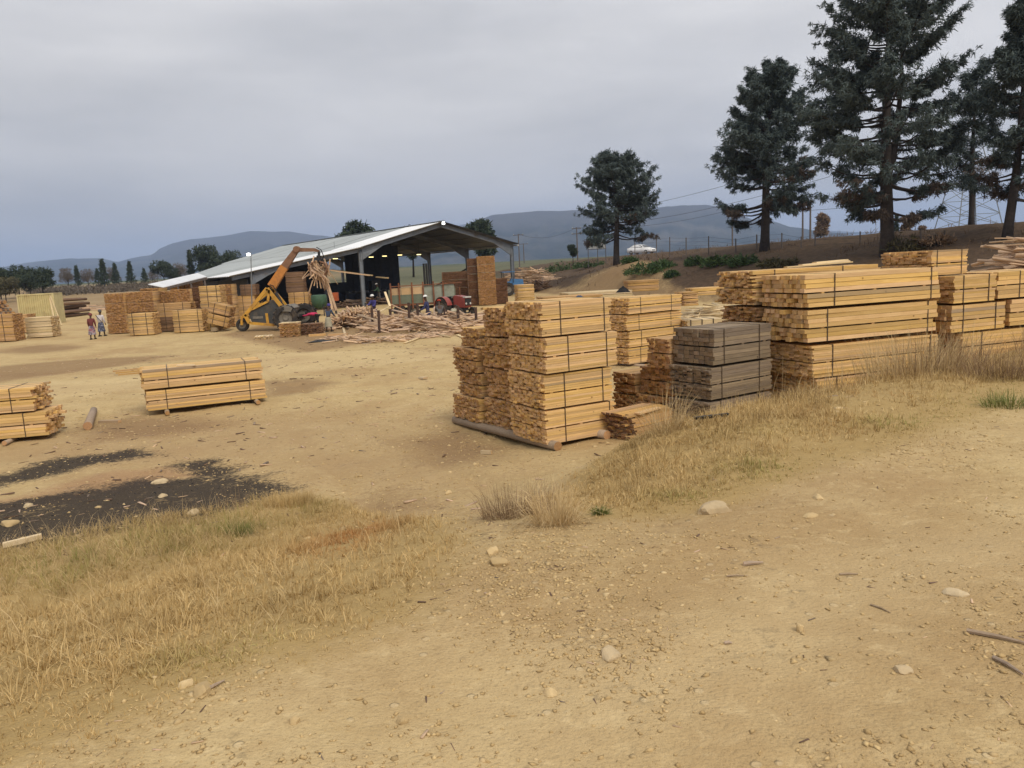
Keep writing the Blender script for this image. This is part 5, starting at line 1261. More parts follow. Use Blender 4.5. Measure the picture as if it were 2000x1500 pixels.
# scrub line along the far field
def scrub():
    rs = np.random.default_rng(44); P = []
    for k in range(520):
        px = rs.uniform(60, 380); Y = rs.uniform(150, 210); p = at(px, 560, Y); z0 = tz(p.x, p.y); r = rs.uniform(.5, 1.5)
        q = rs.normal(0, 1, (9, 3)) * np.array([r, r, .35 * r]); q[:, 2] = np.abs(q[:, 2]) + z0; q[:, 0] += p.x; q[:, 1] += p.y; P.append(q)
    P = np.concatenate(P); V, Fc = needles(P, rs.normal(0, 1, P.shape), .55, 5, .16, rs)
    tag(link('scrub', np_mesh('scrub', V, Fc), 'far_bare'), 'brown scrub growing along the far field edge', 'scrub', kind='stuff')
scrub()
# leafy bushes on the cut bank
def bush(label, px, py, w_px, h_px, mat='bush_leaves', seed=0, group='green bushes on the cut bank', n=160, name='bush', dens=5):
    p = G(px, py); m = p.y / F; W = w_px * m / 2 * 1.35; H = h_px * m * .85; rs = np.random.default_rng(seed + 300)
    t = thing(name, label, 'bush', p, 0, group)
    st = MB(); P = []; D = []
    for k in range(10):
        a = rs.uniform(0, 6.283); r = rs.uniform(.2, .9) * W; tip = Vector((math.cos(a) * r, math.sin(a) * r * .7, H * rs.uniform(.5, .95))); st.tube([(tip.x * .3, tip.y * .3, -.1), tip * .6, tip], [.03, .02, .008], 5, False)
    st.build('stems', 'pine_bark', t)
    a = rs.uniform(0, 6.283, n); r = np.sqrt(rs.random(n)); hh = rs.random(n) * np.sqrt(np.clip(1 - r * r * .85, 0, 1))
    hump = .75 + .25 * np.sin(a * 3 + seed)
    P = np.stack([np.cos(a) * r * W, np.sin(a) * r * W * .7, hh * H * hump], 1); D = np.stack([np.cos(a), np.sin(a), .5 + 0 * a], 1)
    V, Fc = needles(P, D, .26, dens, .09, rs, -.1); link('crown', np_mesh('crown', V, Fc), mat, t)
BU = [('leftmost broad green bush on the bank beyond the shed', 1055, 538, 60, 24), ('green bush second from left on the bank', 1100, 530, 52, 22), ('green bush left of the signboard foot', 1150, 522, 48, 18),
      ('largest green bush below the white car', 1262, 532, 62, 26), ('green bush right of the one below the car', 1292, 522, 40, 18), ('small green bush low on the bank', 1312, 540, 16, 12),
      ('green bush left of the curved pine', 1358, 520, 28, 24), ('wide green bush below the curved pine left', 1400, 524, 48, 28), ('round green bush below the curved pine', 1452, 520, 40, 28), ('dull bush right of the curved pine foot', 1520, 522, 60, 18),
      ('small green bush above the sandy cut', 1230, 515, 20, 10)]
for k, a in enumerate(BU): bush(*a, mat='bush_leaves' if k != 9 else 'shrub_leaves', seed=k, n=190)
bush('dry brown bush by the tallest pine trunk', 1765, 490, 60, 40, 'shrub_leaves', 60, 'dry bushes by the pines', 120)
bush('dry brown bush right of the tallest pine', 1830, 480, 50, 26, 'autumn_leaves', 61, 'dry bushes by the pines', 100)

# ------------------------------------------------------------------ road fence, poles, wires, sign, pylon
def fpost(label, px, top, bot, Y, grp, mat='pole_wood', r=.05):
    p = at(px, bot, Y); q = at(px, top, Y); z = tz(p.x, p.y)
    return tag(MB().tube([(p.x, p.y, min(z, p.z) - .3), (q.x, q.y, q.z)], r, 7).build('fence_post', mat), label, 'fence post', grp), Vector((q.x, q.y, q.z))
tops_ = []
FP = [(1240, 470, 500, 95), (1282, 465, 498, 88), (1308, 463, 496, 82), (1340, 464, 492, 77), (1384, 461, 490, 70), (1437, 466, 488, 66), (1478, 458, 484, 63), (1527, 455, 482, 61), (1565, 462, 480, 59), (1592, 456, 478, 57), (1680, 452, 474, 54), (1798, 446, 492, 47), (1845, 450, 470, 48)]
for k, (px, tp, bt, Y) in enumerate(FP):
    o, q = fpost('thin dark fence post along the raised road, number %s from the left' % ['one', 'two', 'three', 'four', 'five', 'six', 'seven', 'eight', 'nine', 'ten', 'eleven', 'twelve', 'thirteen'][k], px, tp, bt, Y, 'fence posts along the road'); tops_.append(q)
for j, dz in enumerate((.1, .45, .8)):
    b = MB(); b.tube([q - Vector((0, 0, dz)) for q in tops_], .008, 4, False); tag(b.build('fence_wire', 'wire'), ['uppermost', 'middle', 'lowest'][j] + ' wire of the fence along the raised road', 'wire', 'fence wires')
def pole(label, px, top, bot, Y, arms=((.2, 2.2),), r=.13):
    p = at(px, bot, Y); q = at(px, top, Y); z = min(tz(p.x, p.y), p.z)
    t = thing('utility_pole', label, 'utility pole', (q.x, q.y, z), 0, 'power poles'); h = q.z - z
    MB().tube([(0, 0, -.5), (0, 0, h)], [r, r * .7], 8).build('mast', 'pole_wood', t)
    for dz, w in arms:
        MB().box((0, 0, h - dz), (w, .12, .12)).build('crossarm', 'pole_wood', t)
        for s_ in (-.9, 0, .9): MB().tube([(s_ * w / 2, 0, h - dz), (s_ * w / 2, 0, h - dz + .25)], .05, 6).build('insulator', 'light_grey_paint', t)
    return Vector((q.x, q.y, q.z))
q1 = pole('power pole right behind the shed corner', 1012, 457, 505, 150, ((.2, 2.0),)); q2 = pole('shorter power pole beside the shed corner one', 1022, 475, 507, 190, ((.2, 2.4),))
q3 = pole('double crossarm power pole left of the lone pine', 1126, 444, 500, 135, ((.2, 1.6), (1.1, 1.8))); q4 = pole('power pole between lone pine and curved pine', 1430, 409, 465, 120, ((.25, 2.0),))
q5 = pole('left pole of the pair right of the curved pine', 1568, 395, 475, 90, ((.2, .4),), .12); q6 = pole('right pole of the pair right of the curved pine', 1583, 390, 475, 88, ((.2, .4),), .12)
def cable(label, a, b_, sag, r=.022):
    pts = [a.lerp(b_, i / 20) - Vector((0, 0, sag * 4 * (i / 20) * (1 - i / 20))) for i in range(21)]
    tag(MB().tube(pts, r, 4, False).build('power_line', 'wire'), label, 'power line', 'power lines')
cable('power line running from the lone pine pole to the right pole', q3, q4, 1.0); cable('power line running from the right pole out past the pines', q4, at(2050, 330, 70), 1.5)
cable('upper power line sloping up behind the lone pine', at(1150, 418, 140), at(1620, 300, 75), .8); cable('lower power line from the shed poles to the signboard pole', q1, q3, 1.2); cable('middle power line sloping up behind the lone pine', at(1150, 440, 140), at(1620, 345, 75), 1.0)
sg = at(1162, 498, 92); sg.z = tz(sg.x, sg.y); mS = 92 / F
t = thing('road_sign_board', 'large road sign seen from behind beside the lone pine', 'sign', sg, R(10), None)
hS = at(1162, 468, 92).z - sg.z
MB().box((.3, 0, hS - .55), (2.0, .05, 1.05)).build('panel', 'sign_back', t)
for x in (-.8, .35, 1.35): MB().beam((x, .06, -.4), (x, .06, hS), .07, .07).build('post', 'rail_steel', t)
MB().beam((-.85, .06, hS), (1.4, .06, hS), .06, .06).build('frame_bar', 'rail_steel', t); MB().beam((-.85, .06, hS - 1.12), (1.4, .06, hS - 1.12), .06, .06).build('frame_bar', 'rail_steel', t)
# lattice pylon behind the right pines
pyb = at(1890, 445, 160); z0 = tz(pyb.x, pyb.y)
py_ = thing('lattice_pylon', 'tall steel lattice pylon behind the right hand pines', 'pylon', (pyb.x, pyb.y, z0)); PH = 40.0
def pw(z): return float(np.interp(z, [0, 8, 18, 27], [5.0, 3.4, 1.6, .9]))
for sx in (-1, 1):
    for sy in (-1, 1): MB().tube([(sx * pw(z), sy * pw(z), z) for z in (-1, 8, 18, 27)], .10, 5).build('leg', 'galvanised', py_)
lv = [0, 2.5, 5, 8, 11, 13.5, 16, 18, 20, 22, 24, 27]
for a, c in zip(lv[:-1], lv[1:]):
    for sy in (-1, 1):
        MB().tube([(-pw(a), sy * pw(a), a), (pw(c), sy * pw(c), c)], .055, 4).build('brace', 'galvanised', py_); MB().tube([(pw(a), sy * pw(a), a), (-pw(c), sy * pw(c), c)], .055, 4).build('brace', 'galvanised', py_)
        MB().tube([(-pw(c), sy * pw(c), c), (pw(c), sy * pw(c), c)], .05, 4).build('brace', 'galvanised', py_)
    for sx in (-1, 1): MB().tube([(sx * pw(a), -pw(a), a), (sx * pw(c), pw(c), c)], .055, 4).build('brace', 'galvanised', py_)
for z, w in ((19, 6), (22, 5), (25, 4)): MB().tube([(-w, 0, z), (0, 0, z + 1), (w, 0, z)], .1, 5).build('arm', 'galvanised', py_)

# ------------------------------------------------------------------ offcut piles, posts, planks
def slab_pile(label, pts, n, hgt, spread, ang, seed, lmin=.8, lmax=2.2, tiltm=.18, mat=('slab_wood', 'slab_wood'), wd=(.07, .15)):
    """one heap of slabs along a line of ground points"""
    rs = np.random.default_rng(seed); V = []; Fc = []; k = 0
    A = [Vector(p) for p in pts]; seg = len(A) - 1
    for i in range(n):
        u = rs.random() * seg; j = min(int(u), seg - 1); c = A[j].lerp(A[j + 1], u - j)
        s_ = rs.normal(0, spread * .5); f = math.exp(-(s_ / spread) ** 2 * 1.2); edge = min(1, 3 * min(u / seg, 1 - u / seg) + .25)
        z = hgt * f * edge * rs.random() ** .6
        c = c + Vector((s_ * .35 * rs.choice((-1, 1)), s_, 0)); g0 = tz(c.x, c.y); c.z = g0 + .04 + z
        l = rs.uniform(lmin, lmax); a = ang + rs.normal(0, .55); p = rs.normal(.02, tiltm) - .25 * (z / max(hgt, .01)) * np.sign(s_) * abs(math.sin(a))
        R_ = rotm(a, p, rs.normal(0, .8)); v = _BV * np.array([l, rs.uniform(*wd), rs.uniform(.018, .045)])
        v[:, 1] *= np.where(v[:, 0] > 0, rs.uniform(.45, 1), 1); v[:, 2] += .04 * l * (v[:, 0] / l) ** 2 * rs.normal(0, 1)
        v = v @ R_.T + np.array(c); lo = v[:, 2].min(); g0 -= .02
        if lo < g0: v[:, 2] += g0 - lo
        V.append(v); Fc.append(_BF + k * 8); k += 1
    o = link('offcut_pile', np_mesh('offcut_pile', np.concatenate(V), np.concatenate(Fc), np.tile(_BM, n)), list(mat)); return tag(o, label, 'offcut pile', kind='stuff')
slab_pile('tangled heap of pale slab offcuts below the grapple', [G(655, 640), G(700, 636), G(750, 640)], 360, 1.0, 1.5, R(120), 1, .6, 1.8, .3)
slab_pile('heap of slabs lying between the stakes before the trailer', [G(745, 645), G(800, 640), G(850, 645), G(905, 648)], 440, .72, 1.3, R(-28), 2, 1.4, 3.0, .14)
slab_pile('heap of long laths before the tractor', [G(885, 640), G(920, 640), G(960, 645)], 190, .70, 1.0, R(-12), 3, 1.6, 2.8, .12)
slab_pile('splinters and offcuts scattered in front of the heap', [G(640, 662), G(720, 668), G(800, 662), G(880, 650)], 230, .12, 1.5, R(10), 4, .3, 1.0, .12, wd=(.03, .09))
slab_pile('heap of bark slabs behind the stacks at the right edge', [(11.6, 19.0, 0), (14.5, 19.5, 0), (19, 20.5, 0)], 1500, 3.0, 1.9, R(-30), 5, .6, 2.2, .11, wd=(.05, .14))
slab_pile('low heap of slabs behind the right shed column', [at(985, 552, 88), at(1030, 548, 86), at(1062, 550, 85)], 260, 1.5, 2.0, R(5), 6, 2.0, 3.6, .08, ('slab_wood', 'bark_wood'))
slab_pile('dark heap of bark slabs at the foot of the cut bank', [at(1020, 560, 80), at(1045, 560, 79), at(1066, 562, 78)], 160, .9, 1.2, R(-20), 7, .8, 1.8, .25, ('bark_wood', 'bark_wood'))
slab_pile('loose poles and boards lying behind the container', [G(130, 606), G(170, 602), G(212, 604)], 70, .35, 2.5, R(8), 8, 2.0, 4.5, .05)
slab_pile('loose boards lying on the ground by the pale bundles', [G(1110, 592), G(1160, 590), G(1230, 585)], 80, .4, 1.6, R(8), 9, 1.5, 3.0, .04, ('pale_board', 'pale_end'))
slab_pile('flat boards strewn on the ground behind the grey stack', [G(1345, 625), G(1390, 615), G(1410, 600)], 60, .25, 1.6, R(10), 10, 1.5, 2.6, .04, ('pale_board', 'pale_end'))
slab_pile('offcuts and planks lying under the shed roof', [S(-3, 2, SZ), S(3, 2.5, SZ), S(9, 3, SZ)], 170, .5, 2.0, R(30), 12, .8, 2.4, .1, ('bark_wood', 'slab_wood'))
for k, (a, b_, w) in enumerate((((893, 655), (925, 668), .14), ((925, 672), (905, 676), .10), ((770, 640), (880, 660), .1), ((694, 628), (762, 618), .1), ((752, 572), (762, 600), .13), ((762, 600), (742, 610), .12), ((822, 660), (790, 672), .1), ((660, 610), (676, 660), .12))):
    p, q = G(*a), G(*b_)
    if k in (3, 4, 5): p = at(a[0], a[1], 46.5); q = at(b_[0], b_[1], 45.5)
    p.z += .05; q.z += .05
    tag(MB().beam(p, q, w, .04, ends=True).build('slab', list(PALE)), ['pale slab lying crossed in front of the laths, longer one', 'pale slab lying crossed in front of the laths, shorter one', 'long slab on the heap before the trailer', 'long grey slab reaching from the heap to the trailer', 'pale board standing up at the trailer tail', 'curved slab at the trailer tail below the upright board', 'pale slab lying before the middle stakes', 'slab sliding down the left end of the heap'][k], 'slab', 'single slabs at the heap')
for k, (px, tp, bt) in enumerate(((728, 600, 640), (741, 606, 645), (764, 604, 636), (777, 606, 632), (800, 591, 638), (817, 593, 640), (871, 603, 640), (896, 597, 642), (931, 600, 640))):
    p = G(px, bt + 5); q = at(px - 2, tp, p.y)
    tag(MB().tube([(p.x, p.y, p.z - .3), (q.x, q.y, q.z)], .075, 8).build('steel_stake', 'stake_steel'), 'rusty upright stake in the offcut heap, %s from the left' % ['first', 'second', 'third', 'fourth', 'fifth', 'sixth', 'seventh', 'eighth', 'ninth'][k], 'stake', 'stakes in the offcut heap')
# crosswise plank stacks in front of the loader
def plank_stack(label, px, py, w_px, layers, yaw, mats, seed, nacross=7, L_=1.05, pale_top=True):
    p = G(px, py); rs = np.random.default_rng(seed); W = w_px * p.y / F; t = thing('plank_stack', label, 'plank stack', (p.x, p.y, p.z), yaw, 'plank stacks by the loader')
    for k in range(layers):
        for j in range(nacross if k % 2 == 0 or k == layers - 1 else 4):
            nn = nacross if (k % 2 == 0 or k == layers - 1) else 4
            top = k == layers - 1
            mt = list(PALE) if top and pale_top else list(mats)
            if k % 2 == 0 or top: o = MB().box((0, 0, 0), (L_, W / nn * .78, .045), ends=True).build('plank', mt, t); o.location = ((j + .5) * W / nn, L_ / 2 + rs.normal(0, .04), .04 + k * .055); o.rotation_euler = (0, 0, math.pi / 2 + rs.normal(0, .03))
            else: o = MB().box((0, 0, 0), (W, .10, .05), ends=True).build('plank', mt, t); o.location = (W / 2 + rs.normal(0, .03), (j + .5) * L_ / nn, .04 + k * .055)
plank_stack('low pile of pale planks on the ground before the loader', 497, 664, 34, 3, R(14), PALE, 1, 6)
plank_stack('knee high crosswise plank stack with pale top before the loader', 546, 659, 37, 14, R(4), BROWN, 2)
plank_stack('crosswise brown plank stack beside the blue jacketed person', 589, 655, 38, 11, R(4), DARK, 3, 7, 1.05, False)
for k, (px, py, l, a) in enumerate(((620, 655, .9, .1), (660, 655, 1.0, -.12))):
    p = G(px, py); o = MB().box((0, 0, 0), (l, .22, .12), ends=True).build('timber_offcut', list(BROWN)); o.location = p + Vector((0, 0, .05)); o.rotation_euler = (0, 0, a); tag(o, ['thick timber offcut left of the standing person feet', 'thick timber offcut right of the standing person feet'][k], 'timber')
# green netting heap beside the castor wheel and dark scraps
def heap(label, name, p, w, h, mat, seed, cat):
    rs = np.random.default_rng(seed); n = 22; V = []; Fc = []
    for i in range(n):
        for j in range(n):
            x = (i / (n - 1) - .5) * 2; y = (j / (n - 1) - .5) * 2; r = math.hypot(x, y); z = max(0, 1 - r * r) * (.5 + .9 * abs(fbm(np.array([x * 3 + seed]), np.array([y * 3.0]), seed, 4)[0] + .25)) - .06
            V.append((x * w, y * w * .6, z * h))
    Fc = [(i * n + j, (i + 1) * n + j, (i + 1) * n + j + 1, i * n + j + 1) for i in range(n - 1) for j in range(n - 1)]
    o = MB().add(V, Fc).build(name, mat); o.location = p; return tag(o, label, cat)
heap('crumpled green netting on the ground under the loader', 'netting_heap', G(508, 632), .55, .5, 'green_net', 1, 'netting')
heap('dark scrap heap left of the loader castor wheel', 'scrap_heap', G(452, 628), .8, .6, 'dark_steel', 2, 'scrap')
heap('bright green plastic sheet at the grey foot of the right stacks', 'plastic_sheet', Vector((7.75, 12.95, .55)), .20, .85, 'green_net', 3, 'plastic')
heap('black and white cloth bundle lying on the far boards', 'cloth_bundle', at(1217, 570, 38) + Vector((0, 0, 0)), .35, .32, 'black_cloth', 4, 'cloth')
heap('blue grey cloth on the boards behind the central stack', 'cloth_bundle', at(1132, 582, 36), .25, .16, 'steel_blue_cloth', 5, 'cloth')
heap('charred black lump heap in the middle of the yard', 'char_heap', G(628, 668), .55, .10, 'black_plastic', 6, 'charcoal')
# logs
def log_obj(label, a, b_, r, grp=None, mat='log_bark'):
    a = Vector(a); b_ = Vector(b_); pts = [a.lerp(b_, q) for q in (0, .3, .6, 1)]
    return tag(MB().tube(pts, [r, r * .97, r * .93, r * .88], 10).build('log', [mat, 'brown_end'], None, True), label, 'log', grp)
rs = random.Random(3)
for side, (px, Y, n) in enumerate(((12, 78, 22), (118, 74, 16))):
    c0 = at(px, 608, Y); c0.z = tz(c0.x, c0.y)
    k = 0
    for row in range(5):
        for j in range(6 - row if side == 0 else 4 - row // 2):
            if k >= n: break
            r = rs.uniform(.13, .20); x = (j - 3 + row * .5) * .46; z = .2 + row * .38; p = c0 + Vector((x, 0, z)); d = Vector((rs.uniform(-.25, .25), 4.5, rs.uniform(-.1, .1)))
            if side == 0: d = Vector((-4.0, 2.2 + rs.uniform(-.4, .4), rs.uniform(-.05, .1)))
            log_obj(['brown log in the log pile left of the container', 'brown log in the log pile behind the container'][side], p, p + d, r, ['logs left of the container', 'logs behind the container'][side], 'bark_wood'); k += 1
a = G(172, 838); c = G(184, 806); a.z += .09; c.z += .07; log_obj('short pale crooked log lying alone in the left yard', a, c, .095)
p = G(214, 822); o = MB().box((0, 0, 0), (.52, .13, .06), ends=True).build('timber_offcut', list(FRESH)); o.location = p + Vector((0, 0, .03)); o.rotation_euler = (0, 0, -.15); tag(o, 'short squared offcut lying beside the lone log', 'timber')
for k, (px, py, l, w, a, lab) in enumerate(((826, 740, .30, .16, -.9, 'small wooden block lying alone in the middle of the yard'), (45, 1062, .42, .07, .55, 'weathered board stub stuck in the ash at the left edge'), (950, 885, .22, .04, -.6, 'little splinter stick near the central stack'), (75, 768, .35, .12, .5, 'grey stub behind the left edge bundles'))):
    p = G(px, py); o = MB().box((0, 0, 0), (l, w, .06), ends=True).build('timber_offcut', list(PALE)); o.location = p + Vector((0, 0, .04)); o.rotation_euler = (0, -.06, a); tag(o, lab, 'timber')

# ------------------------------------------------------------------ rocks and loose surface
def rock_mesh(seed, sx, sy, sz, sub=3):
    import bmesh
    bm = bmesh.new(); bmesh.ops.create_icosphere(bm, subdivisions=sub, radius=1); o = Vector((seed * 3.7, seed * 1.9, seed))
    cuts = [Vector((random.Random(seed * 31 + i).uniform(-1, 1), random.Random(seed * 37 + i).uniform(-1, 1), random.Random(seed * 41 + i).uniform(-.3, 1))).normalized() for i in range(7)]
    for v in bm.verts:
        p = v.co.copy(); n = 1 + .30 * mnoise.noise(p * 1.3 + o) + .10 * mnoise.noise(p * 4 + o); p = p * n
        for c in cuts:
            d = p.dot(c)
            if d > .72: p -= c * (d - .72) * .85
        v.co = Vector((p.x * sx, p.y * sy, p.z * sz))
    me = bpy.data.meshes.new('rock'); bm.to_mesh(me); bm.free(); return me
RK = [('large pale angular rock beside the grass on the track', 1392, 990, .125, .10, .075, 'pale_stone'), ('pale flat rock in front of the gravel patch', 1192, 1278, .06, .05, .028, 'pale_stone'), 
      ('pale rock by the short grass in the middle', 975, 1105, .07, .05, .045, 'stone'), ('smaller rock right of the middle grass rock', 962, 1082, .05, .04, .035, 'stone'), ('stone at the edge of the verge in the lower left', 395, 1352, .06, .045, .035, 'stone'), ('reddish stone beside the verge edge stone', 362, 1346, .035, .035, .025, 'stone'),
      ('rounded pebble in the lower middle of the track', 1074, 1355, .035, .03, .025, 'stone'), ('rounded stone right in the lower track', 1763, 1308, .04, .035, .022, 'pale_stone'), ('dark brown chip stone standing on the track', 1562, 1232, .025, .02, .035, 'stone'), ('flat stone at the right of the track', 1865, 1150, .07, .05, .02, 'pale_stone'),
      ('pale rock in the black ash', 312, 942, .13, .10, .06, 'pale_stone'), ('small pale stone in the ash', 318, 968, .09, .07, .04, 'pale_stone'), ('reddish rock at the left edge of the ash', 18, 1024, .13, .1, .06, 'stone'), ('pale boulder in the grass verge by the ash', 378, 1005, .10, .08, .06, 'pale_stone'), ('pale stone left in the ash', 55, 990, .09, .07, .035, 'pale_stone'),
      ('single stone on the slope left of the straw tuft', 876, 962, .055, .045, .045, 'stone'), ('small stone among the gravel near the big rock', 1598, 962, .05, .035, .03, 'stone'), ('brown stone on the right track', 1582, 998, .055, .04, .02, 'stone'), ('pebble in the bottom left track', 575, 1408, .025, .025, .018, 'stone'), ('pebble on the lower left track', 785, 1412, .028, .025, .02, 'stone')]
for k, (lab, px, py, sx, sy, sz, mt) in enumerate(RK):
    p = G(px, py); o = link('rock', rock_mesh(k + 1, sx, sy, sz), mt); o.location = p + Vector((0, 0, sz * .12)); o.rotation_euler = (0, 0, k * 1.3); tag(o, lab, 'rock')
def scatter(n, xr, yr, fn, rs):
    x = rs.uniform(*xr, n); y = rs.uniform(*yr, n); k = rs.random(n) < fn(x, y); return x[k], y[k]
def gravel(name, label, x, y, smin, smax, seed, mat, flat=.5, sink=-.12):
    rs = np.random.default_rng(seed); n = len(x); base = []
    import bmesh
    bm = bmesh.new(); bmesh.ops.create_icosphere(bm, subdivisions=1, radius=1); bv = np.array([v.co[:] for v in bm.verts]); bf = np.array([[v.index for v in f.verts] for f in bm.faces]); bm.free()
    s = smin + (smax - smin) * rs.random(n) ** 5
    d = bv[None] * (1 + rs.normal(0, .28, (n, len(bv), 1))); d = d * np.stack([s * rs.uniform(.8, 1.5, n), s, s * flat * rs.uniform(.6, 1.2, n)], 1)[:, None, :]
    a = rs.uniform(0, 6.283, n); c, sn = np.cos(a)[:, None], np.sin(a)[:, None]
    X_ = d[:, :, 0] * c - d[:, :, 1] * sn; Y_ = d[:, :, 0] * sn + d[:, :, 1] * c
    z = terrain(x, y); V = np.stack([X_ + x[:, None], Y_ + y[:, None], d[:, :, 2] + z[:, None] + (s * flat * sink)[:, None]], -1).reshape(-1, 3)
    Fc = (bf[None] + (np.arange(n) * len(bv))[:, None, None]).reshape(-1, 3)
    tag(link(name, np_mesh(name, V, Fc, smooth=False), mat), label, 'gravel', kind='stuff')
rs = np.random.default_rng(77)
def track(x, y):
    """more stones on the bare track, few on grass"""
    v = poly_sd(x, y, VERGE); k = poly_sd(x, y, BANK); g = np.clip(1 - np.clip(.5 + np.maximum(v, k) / .5, 0, 1), 0.03, 1)
    d = np.hypot(x, y); cl = np.clip(fbm(x * 1.3, y * 1.3, 31, 4) * 4 + .45, .04, 1)
    cl2 = np.exp(-((x - .15) / .5) ** 2 - ((y - 4.6) / .8) ** 2) * .8 + np.exp(-((x - .3) / .35) ** 2 - ((y - 3.3) / .35) ** 2) * .7
    return g * np.clip(cl * .55 + cl2, 0, 1) * np.clip(1.15 - d / 14, .12, 1)
x, y = scatter(62000, (-4.5, 7), (1.8, 9), track, rs); gravel('gravel', 'loose pebbles and small stones strewn on the dirt track', x, y, .0025, .020, 1, 'stone')
x, y = scatter(16000, (-14, 8), (8, 24), lambda x, y: np.clip(fbm(x * .5, y * .5, 35, 4) * 3 + .2, .02, .6), rs); gravel('gravel', 'small stones and clods lying about the yard', x, y, .006, .05, 2, 'stone')
def clods(name, label, x, y, smin, smax, seed, mat):
    rs = np.random.default_rng(seed); n = len(x); bv = np.array([[1, 0, 0], [-1, 0, 0], [0, 1, 0], [0, -1, 0], [0, 0, 1], [0, 0, -1]], float); bf = np.array([[0, 2, 4], [2, 1, 4], [1, 3, 4], [3, 0, 4], [2, 0, 5], [1, 2, 5], [3, 1, 5], [0, 3, 5]])
    s = smin + (smax - smin) * rs.random(n) ** 3; d = bv[None] * (1 + rs.normal(0, .3, (n, 6, 1))) + rs.normal(0, .18, (n, 6, 3)); d = d * np.stack([s * rs.uniform(.9, 1.7, n), s, s * rs.uniform(.35, .8, n)], 1)[:, None, :]
    a = rs.uniform(0, 6.283, n); c, sn = np.cos(a)[:, None], np.sin(a)[:, None]; z = terrain(x, y)
    V = np.stack([d[:, :, 0] * c - d[:, :, 1] * sn + x[:, None], d[:, :, 0] * sn + d[:, :, 1] * c + y[:, None], d[:, :, 2] + (z + s * .12)[:, None]], -1).reshape(-1, 3)
    tag(link(name, np_mesh(name, V, (bf[None] + (np.arange(n) * 6)[:, None, None]).reshape(-1, 3)), mat), label, 'gravel', kind='stuff')
x, y = scatter(260000, (-4.5, 7), (1.8, 9.5), lambda x, y: np.clip(track(x, y) * 1.3 + .05, 0, 1), rs); clods('gravel', 'fine grit and dirt crumbs covering the dirt track', x, y, .002, .013, 11, 'clod')
x, y = scatter(38000, (-12, 6), (7.5, 20), lambda x, y: np.clip(fbm(x * .7, y * .7, 37, 4) * 3 + .25, .02, .8), rs); clods('gravel', 'dirt crumbs strewn over the near yard', x, y, .004, .022, 12, 'clod')
def chips(name, label, x, y, lmin, lmax, seed, mats, wf=.18):
    rs = np.random.default_rng(seed); n = len(x); l = lmin + (lmax - lmin) * rs.random(n) ** 4; w = l * wf * rs.uniform(.4, 1.4, n); h = w * rs.uniform(.2, .5, n)
    v = _BV[None] * np.stack([l, w, h], 1)[:, None, :]; v[:, [1, 2, 5, 6], 1] *= rs.uniform(.15, .9, (n, 1))
    a = rs.normal(-.1, 1.1, n); p = rs.normal(0, .10, n)
    v[:, :, 2] += v[:, :, 0] * np.sin(p)[:, None]
    c, s_ = np.cos(a)[:, None], np.sin(a)[:, None]; z = terrain(x, y)
    V = np.stack([v[:, :, 0] * c - v[:, :, 1] * s_ + x[:, None], v[:, :, 0] * s_ + v[:, :, 1] * c + y[:, None], v[:, :, 2] + z[:, None] + (h * .6)[:, None]], -1).reshape(-1, 3)
    Fc = (_BF[None] + (np.arange(n) * 8)[:, None, None]).reshape(-1, 4)
    tag(link(name, np_mesh(name, V, Fc), mats), label, 'wood chips', kind='stuff')
x, y = scatter(16000, (-4.5, 7), (1.8, 9), lambda x, y: track(x, y) * .8, rs); chips('wood_chips', 'wood chips and bark slivers lying on the dirt track', x, y, .006, .055, 1, 'bark_wood')
x, y = scatter(11000, (-4.5, 7), (1.8, 9), lambda x, y: track(x, y) * .7, rs); chips('wood_chips', 'pale wood splinters lying on the dirt track', x, y, .006, .055, 5, 'slab_wood')
x, y = scatter(15000, (-16, 9), (8.5, 46), lambda x, y: np.clip(fbm(x * .35, y * .5, 41, 4) * 3.2 + .30, .03, .8), rs); chips('wood_chips', 'bark and wood chips strewn across the yard', x, y, .02, .22, 2, 'bark_wood')
x, y = scatter(14000, (-22, 9), (8.5, 50), lambda x, y: np.clip(fbm(x * .3, y * .5, 47, 4) * 3 + .3, .03, .8), rs); chips('wood_chips', 'pale wood chips strewn across the yard', x, y, .02, .22, 3, 'slab_wood')
x, y = scatter(9000, (-9, -1), (8, 15), lambda x, y: soft(x, y, ASH, .8), rs); chips('charcoal', 'black charcoal bits in the burnt patch', x, y, .005, .028, 4, 'black_plastic', .6)
for k, (px, py, px2, py2, r) in enumerate(((1888, 1232, 2030, 1252, .014), (1940, 1285, 2000, 1312, .012), (1452, 1100, 1490, 1103, .016), (1415, 1248, 1430, 1256, .01), (1640, 1113, 1676, 1115, .008), (405, 1362, 440, 1345, .010), (1420, 1125, 1460, 1122, .006), (1700, 1180, 1740, 1186, .007))):
    a = G(px, py); c = G(px2, py2); a.z += r * .8; c.z += r * .8
    tag(MB().tube([a, a.lerp(c, .45) + Vector((.004, .0, .003)), c], [r * .8, r * .7, r * .3], 6).build('stick', ['log_bark', 'slab_wood']), ['longest split stick at the right picture edge', 'second split stick at the right picture edge', 'dark bark piece lying on the track', 'small bark piece before the white stones', 'thin sliver right of the dark bark piece', 'short stick by the verge edge stone', 'thin twig left of the dark bark piece', 'thin twig at the right of the track'][k], 'stick')

